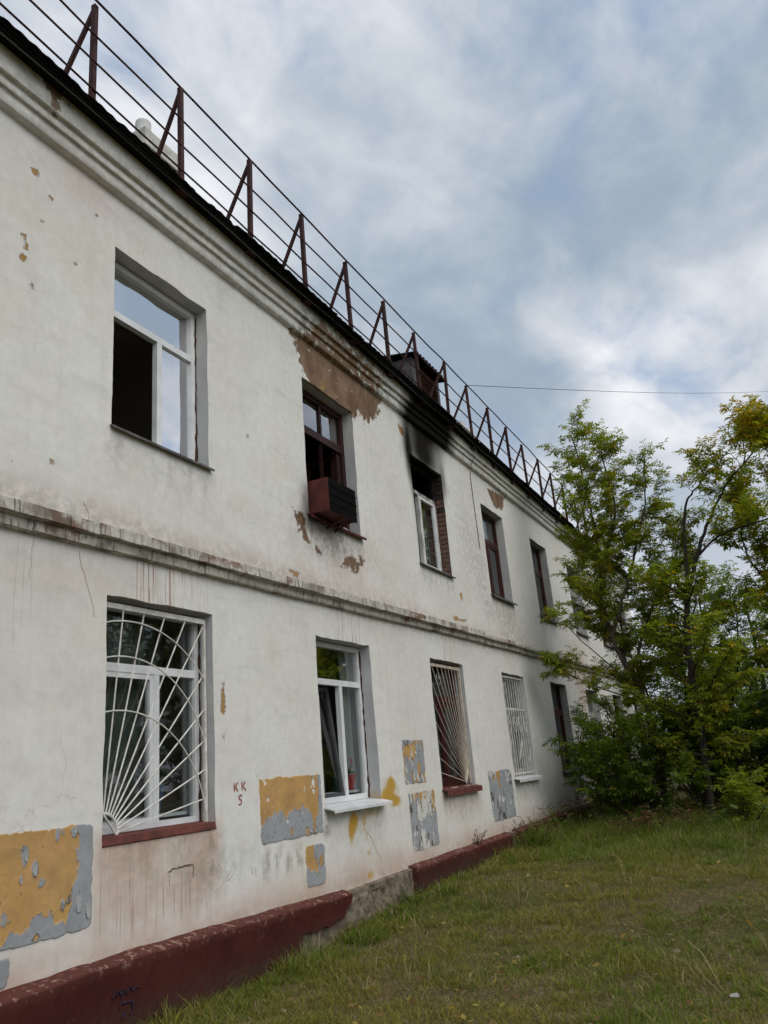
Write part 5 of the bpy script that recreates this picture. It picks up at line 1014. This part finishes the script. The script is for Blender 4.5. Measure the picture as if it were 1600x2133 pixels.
for k, (x, y, rz, s, lab) in enumerate([(24.5, -2.6, 1.1, .85, 'far tree close beside the end of the building'), (30, -11, 2.3, 1.15, 'tall far tree past the right edge of the thicket'), (33, -3.4, 4.0, 1.1, 'far tree beyond the end of the building'), (22.0, -9.0, 5.1, 1.1, 'broad dark tree out at the right of the lawn'), (16.5, -11.0, .6, 1.1, 'big tree standing well right of the lawn'), (40, -8, 3.1, 1.4, 'most distant tree behind the thicket'), (10.5, -12.5, 2.9, 1.0, 'tree facing the building across the lawn'), (19.0, -14.5, 1.9, 1.25, 'tree in the second row right of the lawn'), (25.5, -16.5, .2, 1.3, 'tree at the back of the right-hand row')]):
    copy_thing(far0, (x, y, float(gz(x, y)) - .1), rz, s, lab)
# grass
def grass(name, N, xr, yr, h, w, cols, label, seed, mask=None, flat=0.0, pw=1.7):
    rng = np.random.default_rng(seed); NT_ = N // 26; tx = xr[0] + (xr[1] - xr[0]) * rng.random(NT_) ** pw; ty = rng.uniform(yr[0], yr[1], NT_); ti = rng.integers(0, NT_, N); ox, oy = rng.normal(0, .045, N), rng.normal(0, .045, N); x = tx[ti] + ox; y = np.minimum(ty[ti] + oy, yr[1]); tuft = rng.random(NT_)[ti]
    cl = fbm(x * 2.2, y * 2.2, seed, 4); k = rng.random(N) < sstep(.25, .58, cl) * .9 + .1
    if mask is not None: k &= rng.random(N) < mask(x, y)
    x, y, cl, ox, oy, tuft = x[k], y[k], cl[k], ox[k], oy[k], tuft[k]; n = len(x); z = gz(x, y) - .012; hh = h(x, y) * rng.uniform(.45, 1.15, n) * (.5 + .9 * cl) * (.65 + .7 * tuft); a = np.arctan2(oy, ox) + rng.normal(0, .8, n); ww = w * rng.uniform(.6, 1.4, n) * (1 + .03 * x)
    lean = rng.uniform(.25, 1.9, n) if not flat else rng.uniform(2.5, 6, n); dirx, diry = np.cos(a), np.sin(a); b = rng.uniform(0, 2 * np.pi, n); sx, sy = np.cos(b), np.sin(b)
    v = 1 / np.sqrt(1 + lean ** 2); P0 = np.stack([x, y, z], 1); mid = P0 + np.stack([dirx * lean * v * hh * .4, diry * lean * v * hh * .4, v * hh * (.6 if not flat else .8)], 1); tip = P0 + np.stack([dirx * lean * v * hh * 1.15, diry * lean * v * hh * 1.15, v * hh * (.95 if not flat else .7)], 1)
    if flat: mid[:, 2] += .015; tip[:, 2] += .008
    s = np.stack([sx * ww / 2, sy * ww / 2, 0 * x], 1); V = np.stack([P0 - s, P0 + s, mid + s * .8, mid - s * .8, tip], 1).reshape(-1, 3); i = np.arange(n)[:, None] * 5
    F = np.concatenate([i + [[0, 1, 2]], i + [[0, 2, 3]], i + [[3, 2, 4]]]); pt = fbm(x * .9 + 3, y * .9, seed + 5, 4); t = np.clip((pt - .5) * 3 + .25 + .5 * tuft + rng.normal(0, .22, n), 0, 1)[:, None]
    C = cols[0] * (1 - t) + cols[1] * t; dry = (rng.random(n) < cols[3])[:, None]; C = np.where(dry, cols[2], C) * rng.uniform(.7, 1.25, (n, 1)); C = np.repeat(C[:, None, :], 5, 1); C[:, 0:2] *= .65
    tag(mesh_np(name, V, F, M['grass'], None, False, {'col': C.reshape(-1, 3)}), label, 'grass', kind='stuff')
gA, gB, gS = np.array([.118, .178, .016]), np.array([.225, .208, .034]), np.array([.38, .295, .155])
away = lambda x, y: sstep(-.06, -.16, y)
grass('short_grass', 330000, (4.0, 16), (-7.5, -.10), lambda x, y: .070 + .06 * sstep(9, 13, x) + .06 * sstep(-.7, -.15, y) + .03 * sstep(.52, .68, fbm(x * 1.6, y * 1.6, 44, 3)), .0048, (gA, gB, gS * .8, .13), 'short mown grass mixed with dry straw on the lawn', 5, pw=1.5)
grass('tall_grass', 60000, (10.5, 19), (-6.8, -.15), lambda x, y: .15 + .24 * sstep(12, 14.5, x), .005, (gA * .9, gA * 1.1, gS * .8, .13), 'tall unmown grass in front of the thicket', 6, lambda x, y: sstep(10.5, 13.5, x + .9 * np.sin(y * 2)), pw=1.0)
grass('cut_straw', 34000, (4.0, 13), (-6.5, -.2), lambda x, y: .13 + .10 * (vnoise(x * 40, y * 40, 3) > .75), .0032, (gS * .55, gS * .75, gS * .95, .22), 'dry cut straw lying flat on the lawn', 8, lambda x, y: .25 + .75 * sstep(.42, .58, fbm(x * 1.1, y * 1.1, 99, 3)), flat=1.0)
grass('wall_foot_grass', 16000, (5.2, 15), (-.55, -.14), lambda x, y: .15 + .05 * np.sin(x * 3) + .22 * sstep(10.8, 13.2, x), .0048, (gA * 1.05, gA * .8, gS, .12), 'longer green grass growing along the foot of the red plinth', 9, lambda x, y: sstep(.42, .6, fbm(x * 1.7, y, 98, 3)), pw=1.0)
grass('long_grass_tufts', 80000, (5.0, 16), (-6.8, -.25), lambda x, y: .20 + .12 * (vnoise(x * 3, y * 3, 6) > .6), .0046, (gA * 1.0, gB * .85, gS * .9, .28), 'long uneven tufts of wild grass scattered over the lawn', 12, lambda x, y: sstep(.50, .66, fbm(x * 1.5 + 4, y * 1.5, 91, 3)) * (.35 + .65 * sstep(-2.0, -4.0, y)), pw=1.3)
# weeds
def weed(name, label, x, y, z, h, n, cols, seed, lw=.05, ll=.10, spread=.35, cat='weed', group=None):
    R = random.Random(seed); T = empty(name, (x, y, z), label, cat, group); w = MB(); V = []; F = []; C = []
    for k in range(n):
        a = R.uniform(0, 6.283); r = spread * R.random(); hh = h * R.uniform(.5, 1); P = [Vector((x + math.cos(a) * r * .2, y + math.sin(a) * r * .2, z - .02)), Vector((x + math.cos(a) * r * .5, y + math.sin(a) * r * .5, z + hh * .5)), Vector((x + math.cos(a) * r, y + math.sin(a) * r, z + hh))]; w.tube(P, [.004, .003, .0015], 4, False)
        for q in range(int(7 + 6 * h)):
            t = R.uniform(.15, 1.0); p = P[0].lerp(P[1], t * 2) if t < .5 else P[1].lerp(P[2], t * 2 - 1); b = R.uniform(0, 6.283); d = Vector((math.cos(b), math.sin(b), R.uniform(-.2, .7))).normalized(); L = ll * R.uniform(.5, 1.2); s = d.cross(Vector((0, 0, 1))).normalized() * lw * L / ll * .5; i = len(V)
            V += [p, p + d * L * .45 + s, p + d * L - Vector((0, 0, L * .2)), p + d * L * .45 - s]; F += [(i, i + 1, i + 2), (i, i + 2, i + 3)]; c = np.array(cols[R.randrange(len(cols))]) * R.uniform(.75, 1.2); C += [c] * 4
    w.build('stems', M['bark'], T); mesh_np('leaves', [tuple(v) for v in V], F, M['leaf'], T, attrs={'col': np.array(C)})
YG, RD, PG = (.20, .21, .045), (.115, .045, .03), (.13, .17, .05)
def g0(x, y): return float(gz(x, y))
weed('yellow_green_weed', 'yellow green leafy weed at the foot of the wall below far windows', 14.4, -.42, g0(14.4, -.42), .55, 9, [YG, PG], 1, .07, .12, .4)
weed('yellow_green_weed', 'smaller yellow green weed in front of the last red plinth piece', 12.95, -.35, g0(12.95, -.35), .36, 7, [YG, (.22, .16, .04)], 2, .05, .09, .3)
weed('dry_dock', 'dry reddish dock stalks beside the end of the red plinth', 15.3, -.6, g0(15.3, -.6), .62, 26, [RD, (.12, .06, .04)], 3, .06, .11, .6)
weed('dry_dock', 'dry reddish brown weeds in the grass before the dark bush', 13.9, -1.9, g0(13.9, -1.9), .48, 34, [RD, (.20, .11, .06), (.26, .18, .09)], 4, .04, .11, .9)
weed('dry_dock', 'dry brown weed stalks below the forked tree', 14.0, -2.6, g0(14, -2.6), .46, 30, [(.24, .17, .09), RD], 5, .035, .11, .9)
weed('burdock', 'pale broad leaved burdock at the right edge of the lawn', 13.4, -4.05, g0(13.4, -4.05), .55, 9, [PG, (.16, .19, .06)], 6, .13, .17, .45)
weed('burdock', 'broad leaved plant under the low light green bush', 14.2, -3.0, g0(14.2, -3.0), .45, 8, [(.07, .11, .03), PG], 7, .11, .16, .45)
weed('dry_twigs', 'dry twiggy weed growing on top of the red plinth', 11.4, -.07, .50, .22, 9, [(.12, .09, .055), (.10, .11, .04)], 8, .02, .05, .28)
weed('dry_twigs', 'dry brown weeds hiding the plinth end near the last visible window', 13.55, -.25, g0(13.5, -.3), .50, 26, [(.17, .12, .07), RD], 9, .025, .07, .8)
weed('tall_weed', 'tall straggly weed at the right edge under the yellowing tree', 13.9, -4.6, g0(13.9, -4.6), .95, 14, [(.12, .17, .04), (.20, .20, .06)], 21, .06, .13, .5)
weed('tall_weed', 'tall green weeds between the low bush and the forked trunk', 14.5, -2.3, g0(14.5, -2.3), .8, 14, [(.10, .16, .03)], 22, .05, .12, .5)
weed('wall_weed', 'leafy weeds against the red plinth below the barred white window', 13.2, -.30, g0(13.2, -.3), .42, 14, [(.13, .15, .04), RD], 23, .05, .09, .6)
weed('wall_weed', 'small weed sprouting by the gap in the plinth', 8.75, -.22, g0(8.75, -.22), .20, 8, [(.11, .18, .03)], 24, .03, .07, .25)
weed('nettle', 'dark green nettle under the bush next to the wall', 15.0, -1.0, g0(15, -1), .75, 9, [(.05, .085, .02)], 10, .05, .10, .5)
# fallen bits on the lawn
def fallen_leaves():
    rng = np.random.default_rng(77); n = 1300; x = 4.5 + 12 * rng.random(n) ** 1.3; y = rng.uniform(-6.5, -.2, n); z = gz(x, y) + rng.uniform(.015, .06, n); a = rng.uniform(0, 6.283, n); L = rng.uniform(.015, .036, n); V = []; C = []
    pal = np.array([[.30, .20, .05], [.22, .13, .05], [.16, .10, .05], [.38, .30, .08], [.30, .25, .18]])[rng.integers(0, 5, n)] * rng.uniform(.7, 1.15, (n, 1))
    d = np.stack([np.cos(a) * L, np.sin(a) * L, rng.normal(0, .25, n) * L], 1); q = np.stack([-np.sin(a) * L * .5, np.cos(a) * L * .5, rng.normal(0, .3, n) * L], 1); p = np.stack([x, y, z], 1)
    V = np.stack([p - d, p + q, p + d, p - q], 1).reshape(-1, 3); i = np.arange(n)[:, None] * 4; F = np.concatenate([i + [[0, 1, 2]], i + [[0, 2, 3]]])
    tag(mesh_np('fallen_leaves', V, F, M['leaf'], None, False, {'col': np.repeat(pal[:, None], 4, 1).reshape(-1, 3)}), 'dry fallen leaves scattered over the lawn', 'leaves', kind='stuff')
fallen_leaves()
def scrap(x, y, s, mat, label):
    z = g0(x, y) + .03; mb = MB(); V = [(x + dx * s, y + dy * s, z + random.uniform(0, s * .5)) for dx, dy in ((-1, -.5), (-.2, -.7), (.9, -.4), (1, .3), (.1, .6), (-.8, .5))]
    mb.add(V + [(v[0], v[1], v[2] - .004) for v in V], [(0, 1, 4, 5), (1, 2, 3, 4), (6, 11, 10, 7), (7, 10, 9, 8)] + [(i, i + 6, (i + 1) % 6 + 6, (i + 1) % 6) for i in range(6)]); tag(mb.build('litter_scrap', mat), label, 'litter')
scrap(6.9, -2.05, .022, M['wood_grey'], 'small grey paper scrap lying in the middle of the lawn')
scrap(10.3, -1.1, .022, M['grille'], 'tiny white scrap in the grass near the bare concrete plinth')
scrap(6.05, -3.75, .045, M['wood_grey'], 'grey scrap of tin in the grass at lower right')
print('objects', len(bpy.data.objects), 'tris', sum(len(m.loop_triangles) if m.loop_triangles else len(m.polygons) for m in bpy.data.meshes))
